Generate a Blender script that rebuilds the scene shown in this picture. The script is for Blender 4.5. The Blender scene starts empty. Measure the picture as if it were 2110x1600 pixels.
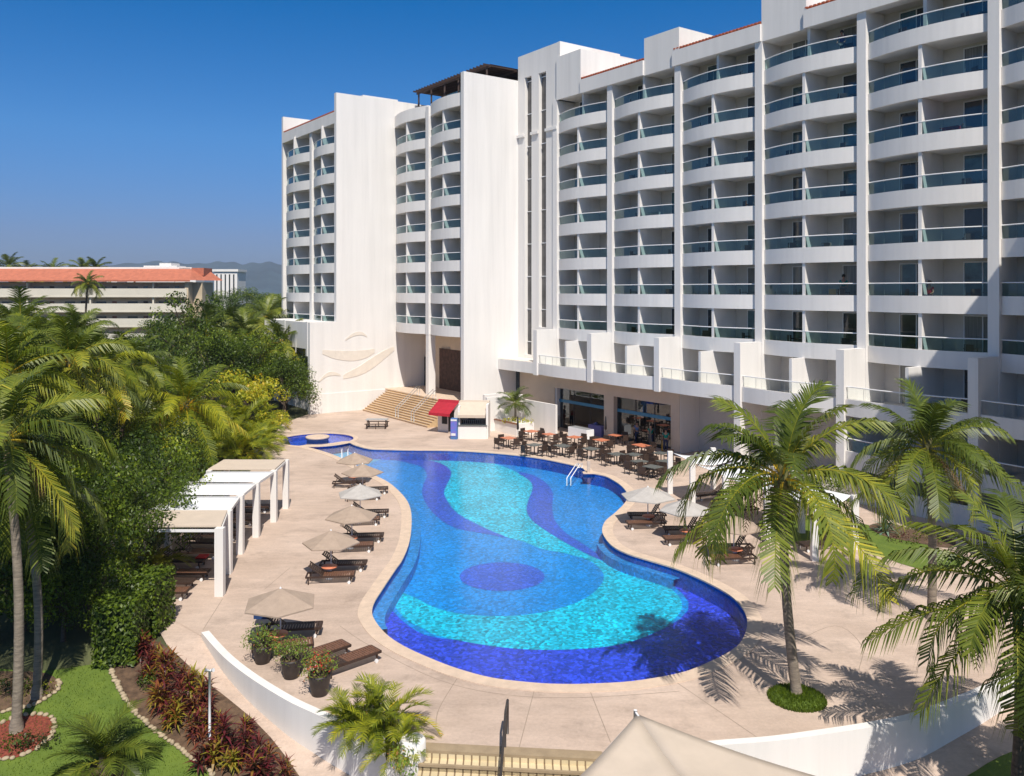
import bpy, math, random
import numpy as np
from mathutils import Vector, Matrix
from mathutils.geometry import tessellate_polygon
R = math.radians
sc = bpy.context.scene
COL = sc.collection
rnd = random.Random(7)
F, CX, HY, EYE = 1740.0, 1055.0, 597.0, 12.1

def at(px, py, z=0.0):
    """point of the horizontal plane z seen at a photo pixel"""
    Y = (EYE - z) * F / (py - HY)
    return Vector(((px - CX) / F * Y, Y, z))
def zlow(Y):
    return -0.167 * max(0.0, min(29.6, 29.6) - Y) if Y < 29.6 else 0.0
def atlow(px, py, dz=0.0):
    Y = 25.0
    for _ in range(30):
        Y = (EYE - zlow(Y) - dz) * F / (py - HY)
    return Vector(((px - CX) / F * Y, Y, zlow(Y) + dz))
DX, DY, NX, NY = -0.5835, 0.8121, -0.8121, -0.5835
def B(u, c, z=0.0):
    return Vector((u * DX + c * NX, u * DY + c * NY, z))
def upx(px, c):
    r = (px - CX) / F
    return c * (r * NY - NX) / (DX - r * DY)

# ---------------------------------------------------------------- mesh builder
class MB:
    def __init__(s, xf=None):
        s.v, s.f, s.t, s.m, s.xf, s.tint, s.mi, s.sm = [], [], [], [], xf, 0.5, 0, []
    def p(s, *c):
        q = c if len(c) == 3 else c[0]
        if s.xf: q = s.xf(q[0], q[1], q[2])
        s.v.append((q[0], q[1], q[2])); s.t.append(s.tint); return len(s.v) - 1
    def face(s, *i, sm=False):
        s.f.append(i); s.m.append(s.mi); s.sm.append(sm)
    def quad(s, a, b, c, d): s.face(s.p(a), s.p(b), s.p(c), s.p(d))
    def tri(s, a, b, c): s.face(s.p(a), s.p(b), s.p(c))
    def box(s, x0, x1, y0, y1, z0, z1):
        if x0 > x1: x0, x1 = x1, x0
        if y0 > y1: y0, y1 = y1, y0
        i = [s.p((x, y, z)) for z in (z0, z1) for (x, y) in ((x0, y0), (x1, y0), (x1, y1), (x0, y1))]
        for q in ((3, 2, 1, 0), (4, 5, 6, 7), (0, 1, 5, 4), (1, 2, 6, 5), (2, 3, 7, 6), (3, 0, 4, 7)):
            s.face(*[i[k] for k in q])
        return s
    def bar(s, a, b, w, h=None, up=(0, 0, 1)):
        """box beam from a to b"""
        a, b = Vector(a), Vector(b); h = h or w
        d = (b - a).normalized(); u = Vector(up)
        if abs(d.dot(u)) > 0.98: u = Vector((1, 0, 0))
        sd = d.cross(u).normalized() * (w / 2); u2 = sd.cross(d).normalized() * (h / 2)
        i = [s.p(q) for q in (a - sd - u2, a + sd - u2, a + sd + u2, a - sd + u2, b - sd - u2, b + sd - u2, b + sd + u2, b - sd + u2)]
        for q in ((0, 1, 2, 3), (7, 6, 5, 4), (0, 4, 5, 1), (1, 5, 6, 2), (2, 6, 7, 3), (3, 7, 4, 0)):
            s.face(*[i[k] for k in q])
        return s
    def tube(s, pts, rad, n=8, cap=True):
        pts = [Vector(q) for q in pts]
        if not hasattr(rad, '__len__'): rad = [rad] * len(pts)
        prev, ref = None, None
        for k, q in enumerate(pts):
            d = (pts[min(k + 1, len(pts) - 1)] - pts[max(k - 1, 0)]).normalized()
            if ref is None: ref = Vector((1, 0, 0)) if abs(d.x) < 0.9 else Vector((0, 1, 0))
            a = d.cross(ref).normalized(); b = d.cross(a).normalized(); ref = b.cross(d) if False else ref
            ring = [s.p(q + (a * math.cos(2 * math.pi * j / n) + b * math.sin(2 * math.pi * j / n)) * rad[k]) for j in range(n)]
            if prev:
                for j in range(n): s.face(prev[j], prev[(j + 1) % n], ring[(j + 1) % n], ring[j], sm=True)
            elif cap: s.face(*ring)
            prev = ring
        if cap: s.face(*prev[::-1])
        return s
    def lathe(s, prof, cx=0, cy=0, n=20, cap=True):
        prev = None
        for k, (r, z) in enumerate(prof):
            ring = [s.p((cx + r * math.cos(2 * math.pi * j / n), cy + r * math.sin(2 * math.pi * j / n), z)) for j in range(n)]
            if prev:
                for j in range(n): s.face(prev[j], prev[(j + 1) % n], ring[(j + 1) % n], ring[j], sm=True)
            elif cap: s.face(*ring[::-1])
            prev = ring
        if cap: s.face(*prev)
        return s
    def sheet(s, outer, z=0.0, holes=()):
        loops = [[Vector((q[0], q[1], 0)) for q in outer]] + [[Vector((q[0], q[1], 0)) for q in h] for h in holes]
        flat = [q for l in loops for q in l]
        zz = z if callable(z) else (lambda x, y: z)
        idx = [s.p((q.x, q.y, zz(q.x, q.y))) for q in flat]
        for t in tessellate_polygon(loops):
            a, b, c = (flat[k] for k in t)
            o = t if (b - a).cross(c - a).z > 0 else t[::-1]
            s.face(*[idx[k] for k in o])
        return s
    def wallstrip(s, pts, z0, z1, closed=True, flip=False):
        n = len(pts)
        for k in range(n if closed else n - 1):
            a, b = pts[k], pts[(k + 1) % n]
            if flip: a, b = b, a
            s.quad((a[0], a[1], z0), (b[0], b[1], z0), (b[0], b[1], z1), (a[0], a[1], z1))
        return s
    def prism(s, poly, z0, z1):
        ar = sum(poly[k][0] * poly[(k + 1) % len(poly)][1] - poly[(k + 1) % len(poly)][0] * poly[k][1] for k in range(len(poly)))
        s.sheet(poly, z1)
        n0 = len(s.f); s.sheet(poly, z0)
        for k in range(n0, len(s.f)): s.f[k] = s.f[k][::-1]
        s.wallstrip(poly, z0, z1, True, ar < 0)
        return s
    def build(s, name, mats, parent=None, label=None, world=False, tint=False):
        me = bpy.data.meshes.new(name)
        me.from_pydata(s.v, [], s.f)
        ms = mats if isinstance(mats, (list, tuple)) else [mats]
        for m in ms: me.materials.append(m)
        if len(ms) > 1: me.polygons.foreach_set('material_index', s.m)
        if any(s.sm): me.polygons.foreach_set('use_smooth', s.sm)
        if tint:
            a = me.attributes.new('tint', 'FLOAT', 'POINT'); a.data.foreach_set('value', s.t)
        me.update()
        o = bpy.data.objects.new(name, me); COL.objects.link(o)
        if parent:
            o.parent = parent
            if world:
                L = parent.location if not parent.parent else Vector((0, 0, 0))
                o.location = -L
        if label: o['label'] = label
        return o

def tag(o, label, cat, group=None, kind=None):
    if label: o['label'] = label
    if cat: o['category'] = cat
    if group: o['group'] = group
    if kind: o['kind'] = kind
    return o
def thing(name, loc, label, cat, group=None, rz=0.0):
    o = bpy.data.objects.new(name, None); COL.objects.link(o)
    o.empty_display_size = 0.3
    o.location = loc; o.rotation_euler = (0, 0, rz)
    return tag(o, label, cat, group)
def copy_tree(o, parent=None):
    c = o.copy(); COL.objects.link(c)
    if parent: c.parent = parent
    for ch in list(o.children): copy_tree(ch, c)
    return c
def place(proto, used, loc, rz, label, group=None, scale=None):
    o = copy_tree(proto) if used.get(proto.name) else proto
    used[proto.name] = True
    o.location = loc; o.rotation_euler = (0, 0, rz)
    if scale: o.scale = (scale,) * 3 if not hasattr(scale, '__len__') else scale
    o['label'] = label
    if group: o['group'] = group
    return o
def struct(name, mb, mat, label=None, tint=False):
    o = mb.build(name, mat, tint=tint); o['kind'] = 'structure'
    if label: o['label'] = label
    return o
def smooth(pts, n=6, closed=True):
    P = [Vector((q[0], q[1], 0)) for q in pts]; N = len(P); out = []
    for k in range(N if closed else N - 1):
        g = (lambda i: P[i % N]) if closed else (lambda i: P[max(0, min(N - 1, i))])
        a, b, c, d = g(k - 1), g(k), g(k + 1), g(k + 2)
        for j in range(n):
            t = j / n
            out.append(0.5 * ((2 * b) + (c - a) * t + (2 * a - 5 * b + 4 * c - d) * t * t + (3 * b - 3 * c + d - a) * t ** 3))
    if not closed: out.append(P[-1])
    return out
def offset(pts, d, closed=True):
    """offset to the left of travel by d"""
    out = []; N = len(pts)
    for k in range(N):
        a = pts[(k - 1) % N] if closed else pts[max(0, k - 1)]
        b = pts[(k + 1) % N] if closed else pts[min(N - 1, k + 1)]
        t = Vector((b[0] - a[0], b[1] - a[1], 0)).normalized()
        out.append(Vector((pts[k][0] - t.y * d, pts[k][1] + t.x * d, 0)))
    return out

# ---------------------------------------------------------------- materials
def nm(name):
    m = bpy.data.materials.new(name); m.use_nodes = True
    nt = m.node_tree; nt.nodes.clear()
    out = nt.nodes.new('ShaderNodeOutputMaterial')
    return m, nt, out
def mixrgb(nt, fac, a, b, mode='MIX'):
    n = nt.nodes.new('ShaderNodeMix'); n.data_type = 'RGBA'; n.blend_type = mode
    for s, v in ((0, fac), (6, a), (7, b)):
        if isinstance(v, (int, float)): n.inputs[s].default_value = v
        elif isinstance(v, (tuple, list)): n.inputs[s].default_value = (v[0], v[1], v[2], 1)
        else: nt.links.new(v, n.inputs[s])
    return n.outputs[2]
def noise(nt, scale, detail=4, vec=None, rough=0.6, stretch=None):
    n = nt.nodes.new('ShaderNodeTexNoise'); n.inputs['Scale'].default_value = scale
    n.inputs['Detail'].default_value = detail; n.inputs['Roughness'].default_value = rough
    tc = nt.nodes.new('ShaderNodeTexCoord'); v = tc.outputs['Object']
    if stretch:
        mp = nt.nodes.new('ShaderNodeMapping'); mp.inputs['Scale'].default_value = stretch[:3]
        if len(stretch) > 3: mp.inputs['Rotation'].default_value = (0, 0, stretch[3])
        nt.links.new(v, mp.inputs['Vector']); v = mp.outputs[0]
    nt.links.new(v, n.inputs['Vector'])
    return n.outputs['Fac']
def ramp(nt, fac, stops):
    n = nt.nodes.new('ShaderNodeValToRGB'); e = n.color_ramp.elements
    while len(e) < len(stops): e.new(0.5)
    for k, (p, c) in enumerate(stops):
        e[k].position = p; e[k].color = (c[0], c[1], c[2], 1) if hasattr(c, '__len__') else (c, c, c, 1)
    nt.links.new(fac, n.inputs[0]); return n.outputs[0]
def mat(name, col, rough=0.6, var=0.12, scale=3.0, bump=0.0, bscale=None, metal=0.0, spec=None, stretch=None, col2=None):
    m, nt, out = nm(name)
    p = nt.nodes.new('ShaderNodeBsdfPrincipled')
    p.inputs['Roughness'].default_value = rough; p.inputs['Metallic'].default_value = metal
    if spec is not None: p.inputs['Specular IOR Level'].default_value = spec
    nz = noise(nt, scale, 5, stretch=stretch)
    c2 = col2 or tuple(x * (1 - var * 2) for x in col)
    c1 = tuple(min(1, x * (1 + var * 0.6)) for x in col) if not col2 else col
    f = ramp(nt, nz, [(0.3, 0), (0.7, 1)])
    nt.links.new(mixrgb(nt, f, c2, c1), p.inputs['Base Color'])
    if bump:
        b = nt.nodes.new('ShaderNodeBump'); b.inputs['Strength'].default_value = bump; b.inputs['Distance'].default_value = 0.03
        nt.links.new(noise(nt, bscale or scale * 6, 4), b.inputs['Height']); nt.links.new(b.outputs[0], p.inputs['Normal'])
    nt.links.new(p.outputs[0], out.inputs[0])
    return m
def leafmat(name, stops, trans=0.35, rough=0.45):
    m, nt, out = nm(name)
    a = nt.nodes.new('ShaderNodeAttribute'); a.attribute_name = 'tint'
    oi = nt.nodes.new('ShaderNodeObjectInfo')
    ad = nt.nodes.new('ShaderNodeMath'); ad.operation = 'MULTIPLY_ADD'; ad.inputs[1].default_value = 0.16
    nt.links.new(oi.outputs['Random'], ad.inputs[0])
    sb = nt.nodes.new('ShaderNodeMath'); sb.operation = 'SUBTRACT'; sb.inputs[1].default_value = 0.08
    nt.links.new(a.outputs['Fac'], sb.inputs[0]); nt.links.new(sb.outputs[0], ad.inputs[2])
    c = ramp(nt, ad.outputs[0], stops)
    p = nt.nodes.new('ShaderNodeBsdfPrincipled'); p.inputs['Roughness'].default_value = rough
    p.inputs['Specular IOR Level'].default_value = 0.35
    nt.links.new(c, p.inputs['Base Color'])
    t = nt.nodes.new('ShaderNodeBsdfTranslucent')
    tc = mixrgb(nt, 1.0, c, (1.5, 1.6, 0.7), 'MULTIPLY'); nt.links.new(tc, t.inputs['Color'])
    mx = nt.nodes.new('ShaderNodeMixShader'); mx.inputs[0].default_value = trans
    nt.links.new(p.outputs[0], mx.inputs[1]); nt.links.new(t.outputs[0], mx.inputs[2])
    nt.links.new(mx.outputs[0], out.inputs[0])
    return m
def glassmat(name, tcol, gloss=0.12, rough=0.02, gcol=(1, 1, 1), bump=0.0, bscale=3.0, ior=1.45):
    """thin clear sheet: tinted see-through plus mirror by angle"""
    m, nt, out = nm(name)
    t = nt.nodes.new('ShaderNodeBsdfTransparent'); t.inputs[0].default_value = (*tcol, 1)
    g = nt.nodes.new('ShaderNodeBsdfGlossy'); g.inputs['Roughness'].default_value = rough; g.inputs[0].default_value = (*gcol, 1)
    fr = nt.nodes.new('ShaderNodeFresnel'); fr.inputs[0].default_value = ior
    ad = nt.nodes.new('ShaderNodeMath'); ad.operation = 'ADD'; ad.inputs[1].default_value = gloss; ad.use_clamp = True
    nt.links.new(fr.outputs[0], ad.inputs[0])
    mx = nt.nodes.new('ShaderNodeMixShader')
    nt.links.new(ad.outputs[0], mx.inputs[0]); nt.links.new(t.outputs[0], mx.inputs[1]); nt.links.new(g.outputs[0], mx.inputs[2])
    nt.links.new(mx.outputs[0], out.inputs[0])
    return m

M = {}
M['plaster'] = mat('plaster', (0.82, 0.79, 0.755), 0.75, 0.035, 1.3, 0.05, 8, stretch=(1, 1, 0.06))
def streaky(m, amt=0.06):
    nt = m.node_tree; p = [n for n in nt.nodes if n.type == 'BSDF_PRINCIPLED'][0]; src = p.inputs['Base Color'].links[0].from_socket
    f = ramp(nt, noise(nt, 2.4, 5, stretch=(1, 1, 0.035), rough=0.7), [(0.50, 1.0), (0.72, 1 - amt)])
    f2 = ramp(nt, noise(nt, 0.16, 4), [(0.35, 1 - amt * .5), (0.65, 1.0)])
    nt.links.new(mixrgb(nt, 1.0, mixrgb(nt, 1.0, src, f, 'MULTIPLY'), f2, 'MULTIPLY'), p.inputs['Base Color'])
streaky(M['plaster'], 0.05)
M['plaster_warm'] = mat('plaster_warm', (0.66, 0.54, 0.42), 0.8, 0.05, 0.8)
M['soffit'] = mat('soffit', (0.70, 0.66, 0.61), 0.85, 0.04, 1)
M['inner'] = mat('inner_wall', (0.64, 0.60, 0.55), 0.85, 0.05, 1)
M['tile_roof'] = mat('terracotta', (0.50, 0.13, 0.06), 0.75, 0.25, 5, 0.3)
M['white_metal'] = mat('white_metal', (0.8, 0.8, 0.8), 0.35, 0.02, 3)
M['grey_metal'] = mat('grey_metal', (0.45, 0.46, 0.47), 0.4, 0.05, 3, metal=0.4)
M['dark_metal'] = mat('dark_metal', (0.06, 0.05, 0.045), 0.45, 0.1, 5)
M['rail_glass'] = glassmat('rail_glass', (0.36, 0.56, 0.58), 0.04, 0.02, (0.7, 0.85, 0.9))
M['pane_dark'] = mat('pane_dark', (0.035, 0.05, 0.06), 0.08, 0.3, 0.7, spec=0.8)
M['pane_curtain'] = mat('pane_curtain', (0.24, 0.25, 0.24), 0.12, 0.25, 2.5, spec=0.6, stretch=(6, 6, 0.2))
M['pane_teal'] = mat('pane_teal', (0.07, 0.16, 0.19), 0.08, 0.3, 1, spec=0.8)
M['strip_window'] = mat('strip_window', (0.13, 0.12, 0.115), 0.2, 0.35, 0.6, spec=0.6, stretch=(0.3, 0.3, 1))
M['wood_dark'] = mat('wood_dark', (0.055, 0.028, 0.018), 0.6, 0.25, 6)
M['wood_red'] = mat('wood_red', (0.25, 0.10, 0.05), 0.55, 0.2, 6)
M['wicker'] = mat('wicker', (0.06, 0.035, 0.025), 0.6, 0.3, 30, 0.3, 60)
M['wicker_tan'] = mat('wicker_tan', (0.20, 0.095, 0.055), 0.55, 0.25, 14, 0.2, 60)
M['orange_top'] = mat('orange_top', (0.62, 0.21, 0.11), 0.5, 0.1, 8)
M['grey_top'] = mat('grey_top', (0.14, 0.15, 0.14), 0.4, 0.15, 8)
M['canvas_tan'] = mat('canvas_tan', (0.40, 0.305, 0.235), 0.9, 0.07, 4, 0.08, 30)
M['canvas_grey'] = mat('canvas_grey', (0.47, 0.44, 0.41), 0.9, 0.07, 4, 0.08, 30)
M['canvas_beige'] = mat('canvas_beige', (0.60, 0.50, 0.40), 0.9, 0.04, 1.5, 0.05, 20)
M['canvas_white'] = mat('canvas_white', (0.82, 0.83, 0.85), 0.85, 0.03, 2)
M['canvas_red'] = mat('canvas_red', (0.42, 0.012, 0.03), 0.8, 0.1, 4)
M['pot'] = mat('pot', (0.045, 0.035, 0.032), 0.5, 0.2, 6)
M['soil'] = mat('soil', (0.14, 0.085, 0.05), 0.95, 0.3, 4, 0.5, 20)
M['mulch'] = mat('mulch', (0.27, 0.06, 0.035), 0.95, 0.35, 14, 0.6, 40)
M['stone'] = mat('stone', (0.48, 0.38, 0.25), 0.85, 0.2, 4, 0.3)
M['bark'] = mat('bark', (0.27, 0.22, 0.17), 0.9, 0.25, 3, 0.6, 12, stretch=(1, 1, 5))
M['bark_dark'] = mat('bark_dark', (0.12, 0.085, 0.06), 0.9, 0.3, 3, 0.6, 12, stretch=(1, 1, 5))
M['grass'] = mat('grass', (0.14, 0.20, 0.022), 0.9, 0.22, 1.6, 0.7, 45, col2=(0.085, 0.14, 0.015))
M['stair_nose'] = mat('stair_nose', (0.36, 0.27, 0.17), 0.8, 0.1, 3)
M['rail_clear'] = glassmat('rail_clear', (0.92, 0.96, 0.96), 0.0, 0.02, (0.9, 0.95, 1))
M['earth'] = mat('earth', (0.09, 0.10, 0.04), 0.95, 0.3, 0.3, 0.4, 4)
M['road'] = mat('road', (0.26, 0.19, 0.165), 0.9, 0.12, 0.5)
M['sea'] = mat('sea', (0.05, 0.11, 0.2), 0.3, 0.1, 0.01)
M['hills'] = mat('hills', (0.05, 0.085, 0.10), 0.95, 0.3, 0.008)
M['coping'] = mat('coping', (0.66, 0.51, 0.39), 0.8, 0.08, 2.5, 0.15, 14)
M['joint'] = mat('joint', (0.36, 0.28, 0.22), 0.9, 0.1, 3)
M['step_stone'] = mat('step_stone', (0.60, 0.42, 0.23), 0.8, 0.1, 3)
M['skin'] = mat('skin', (0.42, 0.23, 0.15), 0.6, 0.05, 6)
M['hair'] = mat('hair', (0.02, 0.014, 0.01), 0.6, 0.2, 30)
M['cushion_blue'] = mat('towel_blue', (0.015, 0.05, 0.16), 0.9, 0.15, 20, 0.3)
M['cloth_purple'] = mat('cloth_purple', (0.22, 0.20, 0.45), 0.9, 0.08, 6)
M['blue_beam'] = mat('blue_beam', (0.05, 0.24, 0.40), 0.5, 0.05, 2)
M['black'] = mat('black', (0.015, 0.014, 0.016), 0.6, 0.1, 3)
M['brick_dark'] = mat('brick_dark', (0.10, 0.05, 0.035), 0.8, 0.3, 3, 0.3)
for n_, c_ in (('teal', (0.0, 0.28, 0.22)), ('red', (0.5, 0.015, 0.02)), ('purple', (0.12, 0.04, 0.18)), ('navy', (0.02, 0.03, 0.09)),
               ('blue', (0.08, 0.18, 0.42)), ('orange', (0.55, 0.13, 0.04)), ('white', (0.75, 0.75, 0.75)), ('yellow', (0.6, 0.35, 0.03)), ('grey', (0.2, 0.2, 0.2))):
    M['c_' + n_] = mat('cloth_' + n_, c_, 0.85, 0.08, 8)

# greens
M['palm'] = leafmat('palm_leaf', [(0.0, (0.045, 0.062, 0.010)), (0.33, (0.085, 0.12, 0.015)), (0.62, (0.18, 0.21, 0.025)), (0.86, (0.44, 0.39, 0.04)), (1.0, (0.68, 0.46, 0.04))], 0.22)
M['areca'] = leafmat('areca_leaf', [(0.0, (0.045, 0.065, 0.008)), (0.4, (0.13, 0.17, 0.014)), (0.75, (0.36, 0.36, 0.022)), (1.0, (0.66, 0.42, 0.03))], 0.3)
M['leaf'] = leafmat('broad_leaf', [(0.0, (0.015, 0.03, 0.006)), (0.4, (0.06, 0.10, 0.010)), (0.75, (0.15, 0.21, 0.015)), (1.0, (0.30, 0.34, 0.022))], 0.28)
M['leaf_olive'] = leafmat('olive_leaf', [(0.0, (0.03, 0.04, 0.008)), (0.5, (0.13, 0.155, 0.014)), (1.0, (0.46, 0.42, 0.035))], 0.35)
M['croton'] = leafmat('croton_leaf', [(0.0, (0.09, 0.13, 0.012)), (0.4, (0.28, 0.33, 0.025)), (0.75, (0.55, 0.45, 0.03)), (1.0, (0.60, 0.2, 0.03))], 0.35)
M['cordyline'] = leafmat('cordyline_leaf', [(0.0, (0.035, 0.045, 0.010)), (0.35, (0.07, 0.02, 0.018)), (0.62, (0.16, 0.022, 0.032)), (0.82, (0.25, 0.09, 0.02)), (1.0, (0.30, 0.27, 0.03))], 0.3)
M['flower'] = leafmat('flower_leaf', [(0.0, (0.04, 0.09, 0.012)), (0.55, (0.18, 0.27, 0.04)), (0.72, (0.26, 0.2, 0.05)), (0.8, (0.65, 0.03, 0.03)), (1.0, (0.75, 0.04, 0.12))], 0.25)
M['agave'] = leafmat('agave_leaf', [(0.0, (0.06, 0.12, 0.09)), (1.0, (0.2, 0.3, 0.22))], 0.15)

def deckmat():
    m, nt, out = nm('stamped_concrete')
    p = nt.nodes.new('ShaderNodeBsdfPrincipled'); p.inputs['Roughness'].default_value = 0.75
    a = ramp(nt, noise(nt, 0.22, 6), [(0.3, (0.475, 0.36, 0.285)), (0.52, (0.57, 0.44, 0.355)), (0.72, (0.65, 0.51, 0.42))])
    b = ramp(nt, noise(nt, 0.9, 6, stretch=(0.6, 2.0, 1, 0.15), rough=0.75), [(0.3, 0.84), (0.64, 1.05)])
    c = ramp(nt, noise(nt, 9, 5, rough=0.75), [(0.3, 0.88), (0.7, 1.07)])
    s = ramp(nt, noise(nt, 0.5, 7, rough=0.75), [(0.52, 1.0), (0.66, 0.80)])
    col = mixrgb(nt, 1.0, mixrgb(nt, 1.0, mixrgb(nt, 1.0, a, b, 'MULTIPLY'), c, 'MULTIPLY'), s, 'MULTIPLY')
    nt.links.new(col, p.inputs['Base Color'])
    bu = nt.nodes.new('ShaderNodeBump'); bu.inputs['Strength'].default_value = 0.25; bu.inputs['Distance'].default_value = 0.03
    nt.links.new(noise(nt, 6, 6), bu.inputs['Height']); nt.links.new(bu.outputs[0], p.inputs['Normal'])
    nt.links.new(p.outputs[0], out.inputs[0]); return m
M['deck'] = deckmat()
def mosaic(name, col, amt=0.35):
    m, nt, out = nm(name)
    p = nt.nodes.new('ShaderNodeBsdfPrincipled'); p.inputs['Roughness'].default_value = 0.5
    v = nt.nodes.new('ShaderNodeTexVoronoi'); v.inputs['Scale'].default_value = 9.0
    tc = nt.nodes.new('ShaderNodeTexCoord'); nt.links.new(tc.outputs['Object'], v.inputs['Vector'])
    f = ramp(nt, v.outputs['Color'], [(0.1, 1 - amt), (0.6, 1.0), (0.95, 1 + amt * 1.2)])  # random tile tone, its contrast raised to paint water sparkle into the colour
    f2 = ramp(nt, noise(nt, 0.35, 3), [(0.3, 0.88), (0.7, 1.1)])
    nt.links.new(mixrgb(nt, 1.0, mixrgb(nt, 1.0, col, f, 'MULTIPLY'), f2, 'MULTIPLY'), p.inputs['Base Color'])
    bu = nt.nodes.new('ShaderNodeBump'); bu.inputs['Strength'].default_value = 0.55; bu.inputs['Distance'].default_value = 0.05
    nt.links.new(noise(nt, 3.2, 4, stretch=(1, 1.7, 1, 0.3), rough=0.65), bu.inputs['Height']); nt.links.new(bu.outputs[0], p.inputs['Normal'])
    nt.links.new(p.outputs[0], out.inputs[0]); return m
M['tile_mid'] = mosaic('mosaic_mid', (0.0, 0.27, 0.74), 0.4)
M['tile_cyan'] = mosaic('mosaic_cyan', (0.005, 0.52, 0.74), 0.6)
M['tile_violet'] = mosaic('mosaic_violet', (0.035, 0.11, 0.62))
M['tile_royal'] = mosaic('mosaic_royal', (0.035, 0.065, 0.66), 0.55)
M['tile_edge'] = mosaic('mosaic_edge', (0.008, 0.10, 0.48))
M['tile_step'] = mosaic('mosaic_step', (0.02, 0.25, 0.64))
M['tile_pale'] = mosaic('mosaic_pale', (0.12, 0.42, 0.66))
def watermat():
    m, nt, out = nm('pool_water')
    t = nt.nodes.new('ShaderNodeBsdfTransparent'); t.inputs[0].default_value = (0.86, 0.97, 1.0, 1)
    g = nt.nodes.new('ShaderNodeBsdfGlossy'); g.inputs['Roughness'].default_value = 0.05
    fr = nt.nodes.new('ShaderNodeFresnel'); fr.inputs[0].default_value = 1.24
    b = nt.nodes.new('ShaderNodeBump'); b.inputs['Strength'].default_value = 0.7; b.inputs['Distance'].default_value = 0.035
    h = mixrgb(nt, 0.5, noise(nt, 1.8, 3, stretch=(1, 1.8, 1, 0.5)), mixrgb(nt, 0.6, noise(nt, 0.5, 2), noise(nt, 8.0, 3)))
    nt.links.new(h, b.inputs['Height'])
    nt.links.new(b.outputs[0], g.inputs['Normal']); nt.links.new(b.outputs[0], fr.inputs['Normal'])
    mx = nt.nodes.new('ShaderNodeMixShader')
    nt.links.new(fr.outputs[0], mx.inputs[0]); nt.links.new(t.outputs[0], mx.inputs[1]); nt.links.new(g.outputs[0], mx.inputs[2])
    nt.links.new(mx.outputs[0], out.inputs[0]); return m
M['water'] = watermat()
def gridtile(name, c1, c2, w, h):
    m, nt, out = nm(name)
    p = nt.nodes.new('ShaderNodeBsdfPrincipled'); p.inputs['Roughness'].default_value = 0.6
    br = nt.nodes.new('ShaderNodeTexBrick'); br.offset = 0.0
    br.inputs['Color1'].default_value = (*c1, 1); br.inputs['Color2'].default_value = (c1[0] * .85, c1[1] * .85, c1[2] * .82, 1); br.inputs['Mortar'].default_value = (*c2, 1)
    br.inputs['Scale'].default_value = 1.0; br.inputs['Brick Width'].default_value = w; br.inputs['Row Height'].default_value = h; br.inputs['Mortar Size'].default_value = 0.022
    tc = nt.nodes.new('ShaderNodeTexCoord'); nt.links.new(tc.outputs['Object'], br.inputs['Vector'])
    nt.links.new(br.outputs[0], p.inputs['Base Color']); nt.links.new(p.outputs[0], out.inputs[0]); return m
M['stair_tile'] = gridtile('stair_tile', (0.68, 0.56, 0.36), (0.24, 0.17, 0.10), 0.21, 50.0)

# ---------------------------------------------------------------- camera, sun, sky
cam = bpy.data.cameras.new('camera'); co = bpy.data.objects.new('camera', cam); COL.objects.link(co)
co.location = (0, 0, EYE); co.rotation_euler = (R(90), 0, 0)
cam.sensor_fit = 'HORIZONTAL'; cam.sensor_width = 36; cam.lens = F / 2110 * 36; cam.shift_y = -(800 - HY) / 2110
cam.clip_start = 0.3; cam.clip_end = 20000
sc.camera = co
SUN_EL, SUN_AZ = 54.0, Vector((0.20, -0.98, 0)).normalized()
s3 = Vector((SUN_AZ.x * math.cos(R(SUN_EL)), SUN_AZ.y * math.cos(R(SUN_EL)), math.sin(R(SUN_EL))))
sl = bpy.data.lights.new('sun', 'SUN'); sl.energy = 5.0; sl.angle = R(0.5); sl.color = (1.0, 0.94, 0.85)
so = bpy.data.objects.new('sun', sl); COL.objects.link(so); so.rotation_euler = s3.to_track_quat('Z', 'Y').to_euler(); so.location = (10, -20, 60)
w = bpy.data.worlds.new('World'); sc.world = w; w.use_nodes = True
wn = w.node_tree; wn.nodes.clear()
sky = wn.nodes.new('ShaderNodeTexSky'); sky.sky_type = 'NISHITA'; sky.sun_disc = False
sky.sun_elevation = R(SUN_EL); sky.sun_rotation = math.atan2(SUN_AZ.x, SUN_AZ.y); sky.air_density = 1.0; sky.dust_density = 0.6; sky.ozone_density = 4.0
hs = wn.nodes.new('ShaderNodeHueSaturation'); hs.inputs['Saturation'].default_value = 1.0; hs.inputs['Value'].default_value = 1.0
bg = wn.nodes.new('ShaderNodeBackground'); bg.inputs[1].default_value = 0.09
wo = wn.nodes.new('ShaderNodeOutputWorld')
tcw = wn.nodes.new('ShaderNodeTexCoord'); sx_ = wn.nodes.new('ShaderNodeSeparateXYZ'); wn.links.new(tcw.outputs['Generated'], sx_.inputs[0])
tr_ = wn.nodes.new('ShaderNodeValToRGB'); el_ = tr_.color_ramp.elements
for k_, (p_, c_) in enumerate([(0.0, (0.42, 0.53, 0.93)), (0.06, (0.42, 0.54, 0.92)), (0.17, (0.30, 0.70, 1.12)), (0.32, (0.0, 0.60, 1.10)), (0.48, (0.55, 0.68, 0.80)), (0.75, (0.9, 0.84, 0.80))]):
    if k_ > 1: el_.new(p_)
    el_[k_].position = p_; el_[k_].color = (*c_, 1)
wn.links.new(sx_.outputs[2], tr_.inputs[0])
mw = wn.nodes.new('ShaderNodeMix'); mw.data_type = 'RGBA'; mw.blend_type = 'MULTIPLY'; mw.inputs[0].default_value = 1.0
wn.links.new(sky.outputs[0], hs.inputs['Color']); wn.links.new(hs.outputs[0], mw.inputs[6]); wn.links.new(tr_.outputs[0], mw.inputs[7]); wn.links.new(mw.outputs[2], bg.inputs[0]); wn.links.new(bg.outputs[0], wo.inputs[0])
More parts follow.
